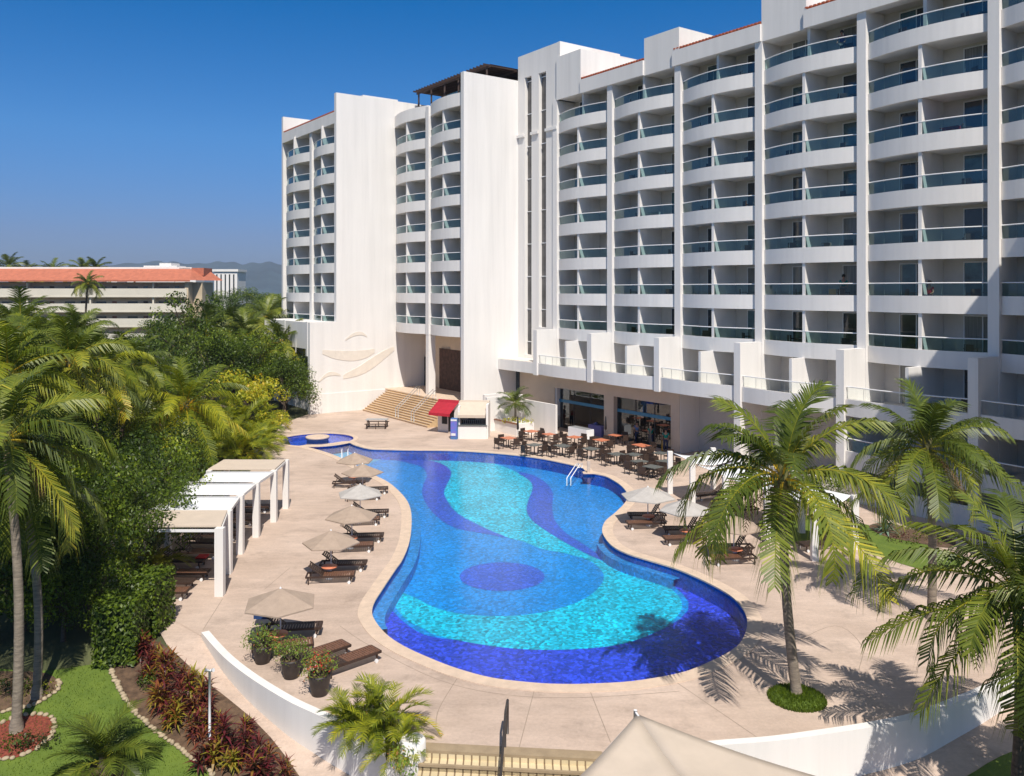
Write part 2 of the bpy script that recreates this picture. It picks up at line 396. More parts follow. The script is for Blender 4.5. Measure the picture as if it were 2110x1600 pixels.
sc.view_settings.view_transform = 'Standard'; sc.view_settings.look = 'None'; sc.view_settings.gamma = 1; sc.view_settings.exposure = 0.1
sc.cycles.max_bounces = 8; sc.cycles.transparent_max_bounces = 16; sc.cycles.diffuse_bounces = 4; sc.cycles.glossy_bounces = 3
sc.cycles.caustics_reflective = False; sc.cycles.caustics_refractive = False
M['cream'] = mat('cream', (0.60, 0.48, 0.33), 0.85, 0.1, .3)
M['cream_light'] = mat('cream_light', (0.66, 0.61, 0.51), 0.85, 0.05, .3)
M['tile_orange'] = mat('tile_orange', (0.50, 0.16, 0.09), 0.8, 0.12, 1.2, stretch=(1, 1, 1))
M['brick_soft'] = mat('brick_soft', (0.25, 0.10, 0.07), 0.85, 0.1, 1)
M['rest_glass'] = glassmat('rest_glass', (0.62, 0.70, 0.72), 0.08, 0.02, (0.9, 0.95, 1))
M['banner'] = mat('banner', (0.05, 0.20, 0.60), 0.5, 0.3, 3, col2=(0.25, 0.12, 0.5))
# ================================================================= GROUND, DECK AND POOL
def z8(x, y): return (600 + x / 2.91, 880 + y / 2.91)
pool_px = [(627, 920), (665, 919), (700, 914), (718, 912), (732, 918), (759, 925), (788, 926.6), (845, 928), (931, 929), (1017, 934), (1100, 943), (1161, 954.6),
           (1199, 964), (1210, 973), (1246, 981), (1265, 990.6), (1279, 1000), (1291, 1013), (1294, 1025), (1288, 1038), (1269, 1057),
           (1249, 1074), (1242, 1091), (1246, 1106), (1263, 1126), (1295, 1142), (1344, 1157), (1401, 1175), (1467, 1205), (1515, 1235), (1540, 1272), (1536, 1310),
           (1510, 1341), (1440, 1376), (1389, 1391.6), (1302, 1406), (1216, 1411), (1159, 1411.7), (1101, 1409), (1015, 1399), (943, 1380), (885, 1358), (831, 1333),
           (794, 1308), (771, 1280), (765, 1261), (771, 1240), (788, 1213), (814, 1174), (829, 1152), (843, 1115), (847, 1072), (843, 1044), (829, 1021), (800, 995),
           (765, 977), (699, 943), (656, 928)]
pool = [at(x, y) for x, y in pool_px]
pool = smooth(pool, 4)
ar = sum(pool[k].x * pool[(k + 1) % len(pool)].y - pool[(k + 1) % len(pool)].x * pool[k].y for k in range(len(pool)))
if ar < 0: pool = pool[::-1]          # counter clockwise
KC = Vector((-15.75, 68.1, 0)); KR = 2.95
kid = [KC + Vector((KR * math.cos(a * math.pi / 24), KR * math.sin(a * math.pi / 24), 0)) for a in range(48)]
wall_l_px = [(416, 1303), (440, 1331), (470, 1361), (520, 1399), (590, 1442), (640, 1466), (690, 1488), (740, 1508), (800, 1526), (862, 1540)]
wall_l = smooth([at(x, y, 0.15) for x, y in wall_l_px], 4, False)
wall_r_px = [(1380, 1545), (1500, 1534), (1600, 1526), (1710, 1511), (1800, 1497), (1890, 1478), (1960, 1452), (2060, 1410), (2200, 1340)]
wall_r = smooth([at(x, y, 0.15) for x, y in wall_r_px], 4, False)
stair_l, stair_r = at(868, 1532), at(1240, 1551)
deck = [Vector((q.x, q.y, 0)) for q in wall_l] + [stair_l, stair_r] + [Vector((q.x, q.y, 0)) for q in wall_r]
deck += [Vector((19, 27, 0)), Vector((30, 34, 0)), B(10, -50), B(60, -50), B(78.5, -46), B(78.5, -36), at(638, 853), at(585, 872), at(560, 900), at(535, 950)]
deck += [Vector((-16.5, 47.5, 0)), Vector((-16.6, 40, 0)), Vector((-16.4, 34, 0)), Vector((-14.6, 32.4, 0)), at(330, 1235), at(352, 1275)]
mb = MB(); mb.sheet(deck, 0.0, [pool, kid])
o = struct('pool_deck', mb, M['deck'])
def inpoly(x, y, P):
    c = False; n = len(P)
    for k in range(n):
        a, b = P[k], P[(k + 1) % n]
        if (a[1] > y) != (b[1] > y) and x < (b[0] - a[0]) * (y - a[1]) / (b[1] - a[1]) + a[0]: c = not c
    return c
def edgedist(x, y, P):
    m = 1e9; n = len(P)
    for k in range(n):
        a, b = P[k], P[(k + 1) % n]
        dx, dy = b[0] - a[0], b[1] - a[1]; L = dx * dx + dy * dy or 1e-9
        t = max(0, min(1, ((x - a[0]) * dx + (y - a[1]) * dy) / L))
        m = min(m, math.hypot(x - a[0] - t * dx, y - a[1] - t * dy))
    return m
# terrain sheet, sunk where the deck and pool stand
xs = [-9000, -4000, -1500, -500, -200, -100, -60] + [-40 + k for k in range(81)] + [60, 100, 200, 500, 1500, 4000, 9000]
ys = [-300, -40, 0, 8] + [12 + k * 1.0 for k in range(85)] + [110, 140, 200, 400, 1000, 3000, 9000]
mb = MB(); idx = {}
for j, y in enumerate(ys):
    for i, x in enumerate(xs):
        z = zlow(max(y, 10)) - 0.04
        if -40 <= x <= 40 and 12 < y < 97 and inpoly(x, y, deck) and edgedist(x, y, deck) > 1.5: z = -3.0
        idx[i, j] = mb.p((x, y, z))
for j in range(len(ys) - 1):
    for i in range(len(xs) - 1): mb.face(idx[i, j], idx[i + 1, j], idx[i + 1, j + 1], idx[i, j + 1])
struct('ground', mb, M['earth'])
# lower walkway left of the curved wall, following the slope
path_px = [(416, 1300), (330, 1190), (300, 1215), (326, 1300), (345, 1330), (420, 1400), (520, 1480), (590, 1560), (640, 1640), (760, 1800), (1240, 1800), (1700, 1800), (2300, 1800), (2400, 1640), (2330, 1420)]
pth = [atlow(x, y) for x, y in path_px] + [Vector((q.x, q.y, 0)) for q in wall_r[::-1]] + [stair_r, stair_l] + [Vector((q.x, q.y, 0)) for q in wall_l[::-1]]
mb = MB()
S = 0.5
def gridsheet(poly, zf, S=0.5):
    """fine sheet over a polygon, draped on zf, cut along rows so that it follows the slope"""
    m = MB(); ymin = min(q[1] for q in poly); ymax = max(q[1] for q in poly)
    def clip(P, yv, keep_above):
        out = []
        for k in range(len(P)):
            a, b = P[k], P[(k + 1) % len(P)]
            ia = (a[1] >= yv) == keep_above or abs(a[1] - yv) < 1e-9; ib = (b[1] >= yv) == keep_above or abs(b[1] - yv) < 1e-9
            if ia: out.append(a)
            if ia != ib:
                t = (yv - a[1]) / (b[1] - a[1]); out.append((a[0] + (b[0] - a[0]) * t, yv))
        return out
    top = clip([(q[0], q[1]) for q in poly], 29.6, True); bot = clip([(q[0], q[1]) for q in poly], 29.6, False)
    for P in (top, bot):
        if len(P) > 2: m.sheet(P, lambda x, y: zf(y))
    return m
struct('lower_path', gridsheet(pth, lambda y: zlow(y) - 0.012 + 0.0), M['deck'])
# pool shell and pattern
Z0 = -0.78
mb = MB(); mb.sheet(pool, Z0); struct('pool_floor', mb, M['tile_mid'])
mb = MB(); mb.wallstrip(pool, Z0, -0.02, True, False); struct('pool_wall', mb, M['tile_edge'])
def zpoly(px, z): return [at(x, y, z) for x, y in px]
crescent = [z8(*q) for q in [(430, 1060), (520, 1040), (580, 1075), (700, 1190), (900, 1270), (1500, 1300), (2100, 1260), (2380, 1100), (2300, 960), (2100, 850), (2150, 800), (2500, 900), (2950, 1150), (2850, 1500), (1700, 1680), (1000, 1600), (500, 1330)]]
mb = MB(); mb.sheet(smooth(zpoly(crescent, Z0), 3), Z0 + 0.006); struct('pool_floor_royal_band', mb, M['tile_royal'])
z3 = lambda x, y: (900 + x / 3.478, 1140 + y / 3.478)
cy_outer = [z8(*q) for q in [(470, 172), (700, 176), (900, 186), (1100, 196), (1230, 225), (1350, 272), (1430, 325), (1446, 372), (1422, 440), (1410, 500), (1440, 560), (1520, 620), (1650, 700), (1800, 778), (1950, 838)]] + \
           [z3(*q) for q in [(1100, 20), (1300, 80), (1500, 160), (1650, 240), (1740, 320), (1755, 400), (1700, 480), (1600, 555), (1400, 635), (1200, 675), (900, 695), (600, 690), (300, 655), (0, 592)]]
cy_inner = [z8(*q) for q in [(800, 1215), (700, 1165), (630, 1090), (615, 1030), (650, 992), (750, 1030), (850, 1080), (1000, 1120), (1250, 1138), (1500, 1115), (1700, 1060), (1820, 990), (1876, 910), (1850, 850), (1780, 800), (1650, 762), (1500, 732), (1400, 692), (1250, 650), (1150, 600), (1000, 520), (930, 430), (920, 380), (958, 300), (948, 250), (850, 206), (640, 192)]]
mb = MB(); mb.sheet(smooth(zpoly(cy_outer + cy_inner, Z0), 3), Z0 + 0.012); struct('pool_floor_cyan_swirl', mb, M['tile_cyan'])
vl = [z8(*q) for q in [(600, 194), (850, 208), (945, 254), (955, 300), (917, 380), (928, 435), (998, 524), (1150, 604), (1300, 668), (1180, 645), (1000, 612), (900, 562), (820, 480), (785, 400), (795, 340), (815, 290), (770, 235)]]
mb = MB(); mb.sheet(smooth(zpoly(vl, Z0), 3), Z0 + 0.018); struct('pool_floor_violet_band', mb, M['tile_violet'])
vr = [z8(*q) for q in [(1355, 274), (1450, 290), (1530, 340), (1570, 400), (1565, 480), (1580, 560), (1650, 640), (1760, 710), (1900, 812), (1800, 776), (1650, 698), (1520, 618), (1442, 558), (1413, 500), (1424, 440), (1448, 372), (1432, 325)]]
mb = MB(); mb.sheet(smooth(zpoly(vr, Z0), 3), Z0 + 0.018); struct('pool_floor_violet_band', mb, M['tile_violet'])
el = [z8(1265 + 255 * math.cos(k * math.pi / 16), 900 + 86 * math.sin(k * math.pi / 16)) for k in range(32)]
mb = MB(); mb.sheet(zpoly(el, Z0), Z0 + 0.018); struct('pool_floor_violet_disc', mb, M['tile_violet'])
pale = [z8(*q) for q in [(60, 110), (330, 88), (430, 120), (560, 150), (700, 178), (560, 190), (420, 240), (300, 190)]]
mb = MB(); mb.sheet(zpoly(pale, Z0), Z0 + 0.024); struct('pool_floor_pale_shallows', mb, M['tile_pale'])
# sitting ledge along both sides
def near(pt): return min(range(len(pool)), key=lambda k: (pool[k] - pt).length)
def ledge(p0, p1, w, z):
    a, b = near(at(*p0)), near(at(*p1)); n = len(pool)
    seq = [pool[(a + k) % n] for k in range(((b - a) % n) + 1)]
    inn = offset(seq, w, False); m = MB()
    for k in range(len(seq) - 1):
        m.quad((*seq[k][:2], z), (*seq[k + 1][:2], z), (*inn[k + 1][:2], z), (*inn[k][:2], z))
    m.wallstrip(inn, Z0, z, False, False)
    return m
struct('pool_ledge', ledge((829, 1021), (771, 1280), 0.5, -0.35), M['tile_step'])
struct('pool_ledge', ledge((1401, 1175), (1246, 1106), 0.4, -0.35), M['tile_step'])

mb = MB(); mb.sheet(pool, -0.1); struct('pool_water', mb, M['water'])
def ring(name, inner, w, zt, m_):
    out = offset(inner, -w); m = MB(); n = len(inner); lip = offset(inner, 0.03)
    for k in range(n):
        a, b = k, (k + 1) % n
        m.quad((*out[a][:2], zt), (*out[b][:2], zt), (*lip[b][:2], zt), (*lip[a][:2], zt))
        m.quad((*lip[a][:2], zt), (*lip[b][:2], zt), (*lip[b][:2], zt - 0.06), (*lip[a][:2], zt - 0.06))
        m.quad((*out[b][:2], zt), (*out[a][:2], zt), (*out[a][:2], -0.01), (*out[b][:2], -0.01))
    return struct(name, m, m_)
ring('pool_coping', pool, 0.5, 0.018, M['coping'])
ring('pool_coping', kid, 0.35, 0.026, M['coping'])
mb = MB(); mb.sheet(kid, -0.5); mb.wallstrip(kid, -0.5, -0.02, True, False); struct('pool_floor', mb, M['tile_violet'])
mb = MB(); mb.sheet(kid, -0.08); struct('pool_water', mb, M['water'])
mb = MB(); mb.lathe([(0.86, -0.5), (0.86, 0.05), (0.95, 0.05), (0.95, 0.2), (0.9, 0.23)], KC.x, KC.y + 0.3, 28); o = mb.build('fountain_island', M['coping'])
tag(o, 'round pale stone island in the middle of the small blue pool', 'fountain')
# joints in the paving
mb = MB()
for pts in ([(943, 1397), (905, 1460), (898, 1500)], [(1101, 1423), (1070, 1540)], [(1216, 1425), (1258, 1530)], [(1390, 1404), (1560, 1520)], [(459, 1234), (418, 1299)], [(598, 1170), (545, 1215)],
            [(1530, 1350), (1620, 1330), (1720, 1290), (1775, 1330), (1770, 1380)], [(700, 1290), (760, 1330), (900, 1400), (1040, 1432), (1200, 1438), (1400, 1425)], [(560, 1000), (650, 985), (700, 995)]):
    P = smooth([at(x, y) for x, y in pts], 5, False) if len(pts) > 2 else [at(*q) for q in pts]
    A, C = offset(P, 0.012, False), offset(P, -0.012, False)
    for k in range(len(P) - 1): mb.quad((*C[k][:2], 0.004), (*C[k + 1][:2], 0.004), (*A[k + 1][:2], 0.004), (*A[k][:2], 0.004))
mb2 = MB()
struct('paving_joint', mb, M['joint'])
# curved retaining walls
def curved_wall(pts, w, zt, label):
    m = MB(); inn = offset(pts, w, False)
    n = len(pts)
    for k in range(n - 1):
        zs = [min(zlow(q.y) - 0.25, -0.02) for q in (pts[k], pts[k + 1])]
        a, b, c, d = pts[k], pts[k + 1], inn[k + 1], inn[k]
        m.quad((a.x, a.y, zt), (b.x, b.y, zt), (c.x, c.y, zt), (d.x, d.y, zt))
        m.quad((a.x, a.y, zs[0]), (b.x, b.y, zs[1]), (b.x, b.y, zt), (a.x, a.y, zt))
        m.quad((c.x, c.y, -0.3), (d.x, d.y, -0.3), (d.x, d.y, zt), (c.x, c.y, zt))
    for k in (0, n - 1):
        a, d = pts[k], inn[k]; zb = min(zlow(a.y) - 0.25, -0.02)
        m.quad((a.x, a.y, zb), (d.x, d.y, zb), (d.x, d.y, zt), (a.x, a.y, zt))
    o = m.build('retaining_wall', M['plaster']); tag(o, label, 'wall')
outl = offset(wall_l, -0.02, False)
curved_wall(outl, 0.26, 0.15, 'low curved white retaining wall running past the potted flowers to the areca planter')
curved_wall(offset(wall_r, -0.02, False), 0.26, 0.15, 'low curved white retaining wall behind the beige square canopy, crossed by palm shade')
# planter end by the stairs
P = at(862, 1540, 0.0)
mb = MB(); mb.lathe([(0.34, zlow(P.y) - 0.3), (0.34, 0.28), (0.30, 0.34), (0.12, 0.34), (0.12, 0.2)], P.x - 0.12, P.y - 0.2, 24)
tag(mb.build('planter_wall', M['plaster']), 'rounded white wall end beside the top of the tiled steps', 'wall')
# foreground stairs
root = thing('tiled_stairs', (0, 22.5, 0), 'wide cream tiled steps with brown nosings going down from the deck towards the viewer', 'stairs')
def sxf(x, y, z): return (stair_l.x + (stair_r.x - stair_l.x) * x - 0.057 * 0 , stair_l.y + (stair_r.y - stair_l.y) * x - y, z)
risers, nose = MB(sxf), MB(sxf)
tr, rs = 0.34, 0.15
nose.box(0, 1, -0.02, 0.36, -0.05, 0.02)
for k in range(12):
    risers.box(0.001, 0.999, 0.36 + k * tr - 0.02, 0.36 + (k + 1) * tr, -rs * (k + 1) - 0.5, -rs * (k + 1) - 0.03)
    risers.box(0.001, 0.999, 0.33 + k * tr - 0.02, 0.36 + k * tr, -rs * (k + 1) - 0.03, -rs * k - 0.055)
    nose.box(0, 1, 0.36 + (k + 1) * tr - 0.05, 0.36 + (k + 1) * tr + 0.03, -rs * (k + 1) - 0.06, -rs * (k + 1) + 0.0)
risers.build('step_tiles', M['stair_tile'], root, world=True); nose.build('step_nosing', M['stair_nose'], root, world=True)
hr = thing('stair_handrail', at(1032, 1560, -0.3), 'dark brown metal handrail standing on the tiled steps', 'handrail')
mb = MB(); L = Vector(hr.location)
p0 = at(1046, 1488, 0.95); a = Vector((p0.x, 23.0, 0.95)); a.x = (1046 - CX) / F * 23.0
mb.tube([(a.x, a.y, 0), (a.x, a.y, 0.92), (a.x - 0.05, a.y - 0.6, 0.92), (a.x - 0.25, a.y - 3.6, -0.55)], 0.035, 8); mb.build('rail', M['dark_metal'], hr, world=True)
mb = MB(); mb.tube([(a.x - 0.06, a.y - 0.7, -0.2), (a.x - 0.06, a.y - 0.7, 0.9)], 0.03, 8); mb.build('post', M['dark_metal'], hr, world=True)
mb = MB(); mb.tube([(a.x - 0.2, a.y - 2.8, -1.25), (a.x - 0.2, a.y - 2.8, -0.2)], 0.03, 8); mb.build('post', M['dark_metal'], hr, world=True)

# lawn, beds, road, far country
lawn = [atlow(x, y) for x, y in [(-300, 1380), (60, 1385), (190, 1370), (228, 1375), (236, 1400), (262, 1450), (310, 1500), (370, 1545), (440, 1600), (520, 1680), (600, 1800), (-400, 1800)]]
struct('lawn', gridsheet(smooth(lawn, 3), lambda y: zlow(y) + 0.012), M['grass'])
bed = [atlow(x, y) for x, y in [(228, 1375), (215, 1330), (270, 1320), (330, 1325), (420, 1402), (520, 1482), (590, 1562), (650, 1660), (700, 1800), (600, 1800), (520, 1680), (440, 1600), (370, 1545), (310, 1500), (262, 1450), (236, 1400)]]
struct('planting_bed', gridsheet(smooth(bed, 2), lambda y: zlow(y) + 0.02), M['soil'])
lw3 = [atlow(x, y) for x, y in [(1985, 1625), (2010, 1590), (2110, 1540), (2350, 1470), (2420, 1800), (1990, 1800)]]
struct('lawn', gridsheet(smooth(lw3, 3), lambda y: zlow(y) + 0.012), M['grass'])
C0 = atlow(35, 1520)
bedr = [C0 + Vector((1.0 * math.cos(k * math.pi / 12), 0.95 * math.sin(k * math.pi / 12), 0)) for k in range(24)]
struct('mulch_bed', gridsheet(bedr, lambda y: zlow(y) + 0.024), M['mulch'])
bd2 = smooth([atlow(x, y) for x, y in [(-200, 1400), (60, 1385), (120, 1405), (118, 1425), (70, 1455), (0, 1470), (-200, 1480)]], 3)
struct('planting_bed', gridsheet(bd2, lambda y: zlow(y) + 0.024), M['soil'])
g2 = [at(x, y) for x, y in [(1560, 1080), (1640, 1062), (1760, 1075), (1900, 1120), (1990, 1160), (1900, 1175), (1760, 1128), (1640, 1118)]]
mb = MB(); mb.sheet(smooth(g2, 3), 0.012); struct('lawn', mb, M['grass'])
g3 = [at(x, y) for x, y in [(1790, 1085), (1830, 1078), (1880, 1092), (1960, 1110), (1960, 1130), (1880, 1118), (1820, 1105)]]
mb = MB(); mb.sheet(smooth(g3, 3), 0.024); struct('planting_bed', mb, M['soil'])
PB = Vector((8.42, 24.95, 0))
mb = MB(); mb.lathe([(0.80, 0.0), (0.76, 0.06), (0.6, 0.13), (0.3, 0.17), (0.02, 0.18)], PB.x, PB.y, 26)
tag(mb.build('grass_mound', M['grass']), None, None, kind='structure')
rd = [Vector(q) for q in ((-40, 60, 0), (-30, 62, 0), (-26, 66, 0), (-27, 80, 0), (-32, 96, 0), (-60, 100, 0), (-60, 92, 0), (-36, 84, 0), (-32, 72, 0), (-42, 68, 0))]
mb = MB(); mb.sheet(rd, 0.004); struct('road', mb, M['road'])
mb = MB(); prev = None
prof = [(-1500, 40), (200, 45), (230, 52), (280, 55), (330, 59), (360, 57), (400, 53), (440, 57), (470, 58), (500, 53), (530, 56), (560, 57), (600, 48), (700, 50), (900, 45), (1200, 55), (1700, 40), (2600, 45)]
for kx in range(len(prof) * 6 - 6):
    i, t = kx // 6, (kx % 6) / 6
    px = prof[i][0] * (1 - t) + prof[i + 1][0] * t; h = (prof[i][1] * (1 - t) + prof[i + 1][1] * t) * (1 + 0.03 * math.sin(kx * .9))
    row = []
    for (D, f) in ((2400, 0.0), (2700, 0.55 + 0.05 * math.sin(kx * .7)), (3000, 1.0), (3800, 0.0)):
        row.append(mb.p(((px - CX) / F * D, D, -1 + f * (12 + h / F * 3000))))
    if prev:
        for k in range(3): mb.face(prev[k], row[k], row[k + 1], prev[k + 1], sm=True)
    prev = row
struct('hills', mb, M['hills'])
# ================================================================= HOTEL
def BM(): return MB(lambda u, c, z: B(u, c, z))
HL = B(50, -52, 0)
hotel = thing('hotel', HL, 'white stepped hotel with rows of curved glass fronted balconies behind the pool', 'hotel')
def hp(name, mb, m, label=None, parent=None):
    return mb.build(name, m, parent or hotel, label, world=(parent is None))
CL, CM, CR = -35.05, -41.0, -46.6
RAIL, GB, BB = 12.47, 11.75, 10.78
REC = 1.8
pil_r = [upx(x, CR) for x in (1147, 1260, 1400, 1567, 1779, 2051)]
pil_r.append(pil_r[-1] - 7.45)
pil_m = [77.8, upx(884, CM), 63.75]
pil_l = [92.9, upx(644, CL), 77.8]
def arcpts(u0, u1, cf, s, n=18, inset=0.0):
    return [(u0 + (u1 - u0) * k / n, cf + s * 4 * (k / n) * (1 - k / n) - inset) for k in range(n + 1)]
def balcony(u0, u1, cf, k, s=0.62, rec=REC, glass=True, pane_div=True):
    """one curved balcony: band with its floor, glass railing with handrail"""
    zb, zt = BB + 3 * k, GB + 3 * k
    a, b = u0 - 0.30, u1 + 0.30
    fr = arcpts(a, b, cf, s); bk = [(q[0], q[1] - 0.22) for q in fr]
    m = BM(); n = len(fr)
    poly = fr + bk[::-1]
    m.prism([Vector((q[0], q[1], 0)) for q in poly], zb, zt)
    fl = [(q[0], q[1] - 0.2201) for q in fr] + [(b, cf - rec), (a, cf - rec)]
    m.prism([Vector((q[0], q[1], 0)) for q in fl], zb + 0.04, zb + 0.5)
    o = hp('balcony', m, [M['plaster']])
    if glass:
        g = arcpts(a, b, cf, s, 18, 0.11); m = BM()
        for i in range(len(g) - 1):
            p, q = g[i], g[i + 1]
            m.quad((p[0], p[1], zt), (q[0], q[1], zt), (q[0], q[1], zt + 0.68), (p[0], p[1], zt + 0.68))
        r = hp('glass_railing', m, M['rail_glass' if k > -2 else 'rail_clear'])
        m = MB(); P = [B(q[0], q[1], zt + 0.71) for q in arcpts(a, b, cf, s, 18, 0.09)]
        m.tube(P, 0.035, 6)
        for i in range(0, 19, 3):
            q = g[i]; m.tube([B(q[0], q[1] - 0.02, zt), B(q[0], q[1] - 0.02, zt + 0.7)], 0.012, 5)
        m.build('handrail', M['white_metal'], r)
    return o
def sect(pil, cf, k0, k1, mid=True):
    for i in range(len(pil) - 1):
        for k in range(k0, k1 + 1): balcony(pil[i], pil[i + 1], cf, k)
sect(pil_r, CR, -1, 5); sect(pil_m, CM, -1, 5); sect(pil_l, CL, -1, 5)
# pillars and party walls (one part each)
def wallbox(name, u0, u1, c0, c1, z0, z1, m=None, label=None):
    mb = BM(); mb.box(u0, u1, c0, c1, z0, z1); return hp(name, mb, m or M['plaster'], label)
for i, u in enumerate(pil_r):
    wallbox('pillar', u - 0.29, u + 0.29, CR + 0.22, CR - REC, 0, 28.78)
    if i < len(pil_r) - 1:
        um = (u + pil_r[i + 1]) / 2
        m = BM(); m.box(um - 0.1, um + 0.1, CR - REC, CR + 0.55, 7.9, 11.6 + 3 * 5 - 0.3)
        m.box(um - 0.1, um + 0.1, CR - REC, CR + 0.02, 11.6 + 14.7, 28.8); hp('party_wall', m, M['plaster'])
wallbox('pillar', pil_m[1] - 0.29, pil_m[1] + 0.29, CM + 0.22, CM - REC, 7.75, 29.7)
wallbox('pillar', pil_m[1] - 0.27, pil_m[1] + 0.27, CM + 0.2, CM - .55, 2.0, 7.75)
wallbox('pillar', pil_l[1] - 0.29, pil_l[1] + 0.29, CL + 0.22, CL - REC, 6, 28.78)
for P, c, zt in ((pil_m, CM, 28.8), (pil_l, CL, 28.8)):
    for i in range(2):
        um = (P[i] + P[i + 1]) / 2
        wallbox('party_wall', um - 0.1, um + 0.1, c - REC, c + 0.54, 7.9, zt)
# bodies
def body(u0, u1, c, z0, z1, back, label=None):
    m = BM(); m.box(u0, u1, c, back, z0, z1); return hp('wall', m, M['inner'], label)
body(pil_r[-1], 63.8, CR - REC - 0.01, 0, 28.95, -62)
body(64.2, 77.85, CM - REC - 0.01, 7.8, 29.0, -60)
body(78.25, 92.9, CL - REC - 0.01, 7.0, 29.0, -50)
# slab walls
wallbox('end_wall', 92.9, 93.35, CL + 0.25, -50, 0, 31.7)
wallbox('slab_wall', 77.8, 78.3, CL + 0.5, -52, 0, 31.55, label='tall blank slab wall with a faint swirl relief at its foot')
wallbox('slab_wall', 63.75, 64.25, CM + 0.5, -52, 0, 31.6, label='tall blank slab wall beside the stair tower')
# relief wall at foot
m = BM(); m.box(77.8, 78.3, CL + 0.5, -31.8, 0, 8.9); m.box(77.74, 77.8, -40.5, -31.8, 0, 1.9); hp('slab_wall', m, M['plaster'])
def relief(pts, w, t0=0.035):
    P = smooth([(c, z) for c, z in pts], 6, False); n = len(P); m = BM()
    prof = [w * (0.35 + 0.65 * math.sin(math.pi * min(1, max(0, k / (n - 1))))) for k in range(n)]
    for k in range(n - 1):
        a, b = P[k], P[k + 1]
        A = [(77.8, a[0], a[1]), (77.8, b[0], b[1]), (77.8 - t0, b[0], b[1]), (77.8 - t0, a[0], a[1])]
        m.quad(*A)
        m.quad((77.8 - t0, a[0], a[1]), (77.8 - t0, b[0], b[1]), (77.8 - t0, b[0], b[1] + prof[k + 1]), (77.8 - t0, a[0], a[1] + prof[k]))
        m.quad((77.8 - t0, a[0], a[1] + prof[k]), (77.8 - t0, b[0], b[1] + prof[k + 1]), (77.8, b[0], b[1] + prof[k + 1]), (77.8, a[0], a[1] + prof[k]))
    return hp('wall_relief', m, M['relief'])
M['relief'] = mat('relief', (0.77, 0.70, 0.61), 0.8, 0.05, 2)
def wz(px, py):     # photo pixel to (c, z) on the plane u = 77.8
    r = (px - CX) / F
    c = 77.8 * (DX - r * DY) / (r * NY - NX); Y = 77.8 * DY + c * NY
    return (c, EYE + (HY - py) / F * Y)
z4 = lambda x, y: wz(500 + x / 3.478, 560 + y / 3.478)
relief([z4(*q) for q in [(570, 590), (660, 625), (780, 640), (880, 620), (945, 580)]], 1.0)
relief([z4(*q) for q in [(720, 770), (830, 745), (920, 700), (1010, 630), (1085, 565)]], 1.1)
relief([z4(*q) for q in [(735, 495), (790, 465), (850, 455), (890, 470)]], 0.35)
relief([z4(*q) for q in [(545, 795), (600, 755), (650, 745), (700, 748)]], 0.4)
# roof fascias with a thin tile strip
def fascia(u0, u1, c, z0=28.66, z1=29.8, w=0.5):
    m = BM(); m.box(u0, u1, c + 0.35, c - w, z0, z1); o = hp('fascia', m, M['plaster'])
    m = BM(); m.box(u0 + 0.05, u1 - 0.05, c + 0.18, c - 0.5, z1, z1 + 0.14)
    n = int(abs(u1 - u0) / 0.3)
    for k in range(n): m.box(u0 + (u1 - u0) * (k + 0.1) / n, u0 + (u1 - u0) * (k + 0.75) / n, c + 0.24, c - 0.45, z1 + 0.141, z1 + 0.22)
    m.build('roof_tiles', M['tile_roof'], hotel, world=True)
    return o
def wpx(px, c=CR): return upx(px, c)
fascia(wpx(1201), wpx(1331), CR); fascia(wpx(1391), wpx(1573), CR); fascia(wpx(1662), 12, CR)
fascia(92.9, 78.3, CL, 28.66, 29.8)
m = BM()
fr = []
for i in range(2):
    a = arcpts(pil_m[i] - (0.0 if i == 0 else 0.29), pil_m[i + 1] + (0.29 if i == 0 else 0.0), CM, 0.62)
    m.prism([Vector((q[0], q[1], 0)) for q in a] + [Vector((q[0], q[1] - 0.3, 0)) for q in a[::-1]], 28.72, 29.9)
hp('parapet', m, M['plaster'])
m = BM()
for i in range(2):
    a = arcpts(pil_m[i] - (0.0 if i == 0 else 0.29), pil_m[i + 1] + (0.29 if i == 0 else 0.0), CM, 0.62, inset=0.3)
    m.prism([Vector((q[0], q[1] - 0.001, 0)) for q in a] + [Vector((pil_m[i + 1], CM - 0.31, 0)), Vector((pil_m[i], CM - 0.31, 0))], 28.78, 28.9)
hp('parapet_soffit', m, M['soffit'])
m = BM(); m.box(63.8, 77.8, CM - 0.32, -58, 28.74, 28.95); m.box(78.3, 92.9, CL - 0.5, -50, 28.76, 28.97); m.box(12, 63.7, CR - 0.5, -62, 28.8, 28.99)
hp('roof', m, M['soffit'])
# roof boxes
wallbox('roof_tower', wpx(1201), wpx(1151), CR + 0.25, -56, 28.7, 32.45)
wallbox('roof_tower', wpx(1403), wpx(1331), CR + 0.2, -53, 28.64, 31.5)
wallbox('roof_tower', wpx(1665), wpx(1573), CR + 0.2, -56, 28.64, 35.5)
wallbox('roof_tower', 79, 83.2, -38, -42, 29.0, 32.0); wallbox('roof_tower', 83.2, 86.5, -38.6, -42, 29.0, 30.9)
m = BM(); m.box(wpx(1195), wpx(1165), -55.2, -55.9, 32.45, 32.7); hp('roof_tiles', m, M['tile_roof'])
m = BM(); m.box(wpx(1150), wpx(1165), -50, -57, 32.45, 33.1); hp('roof_tiles', m, M['tile_roof'])
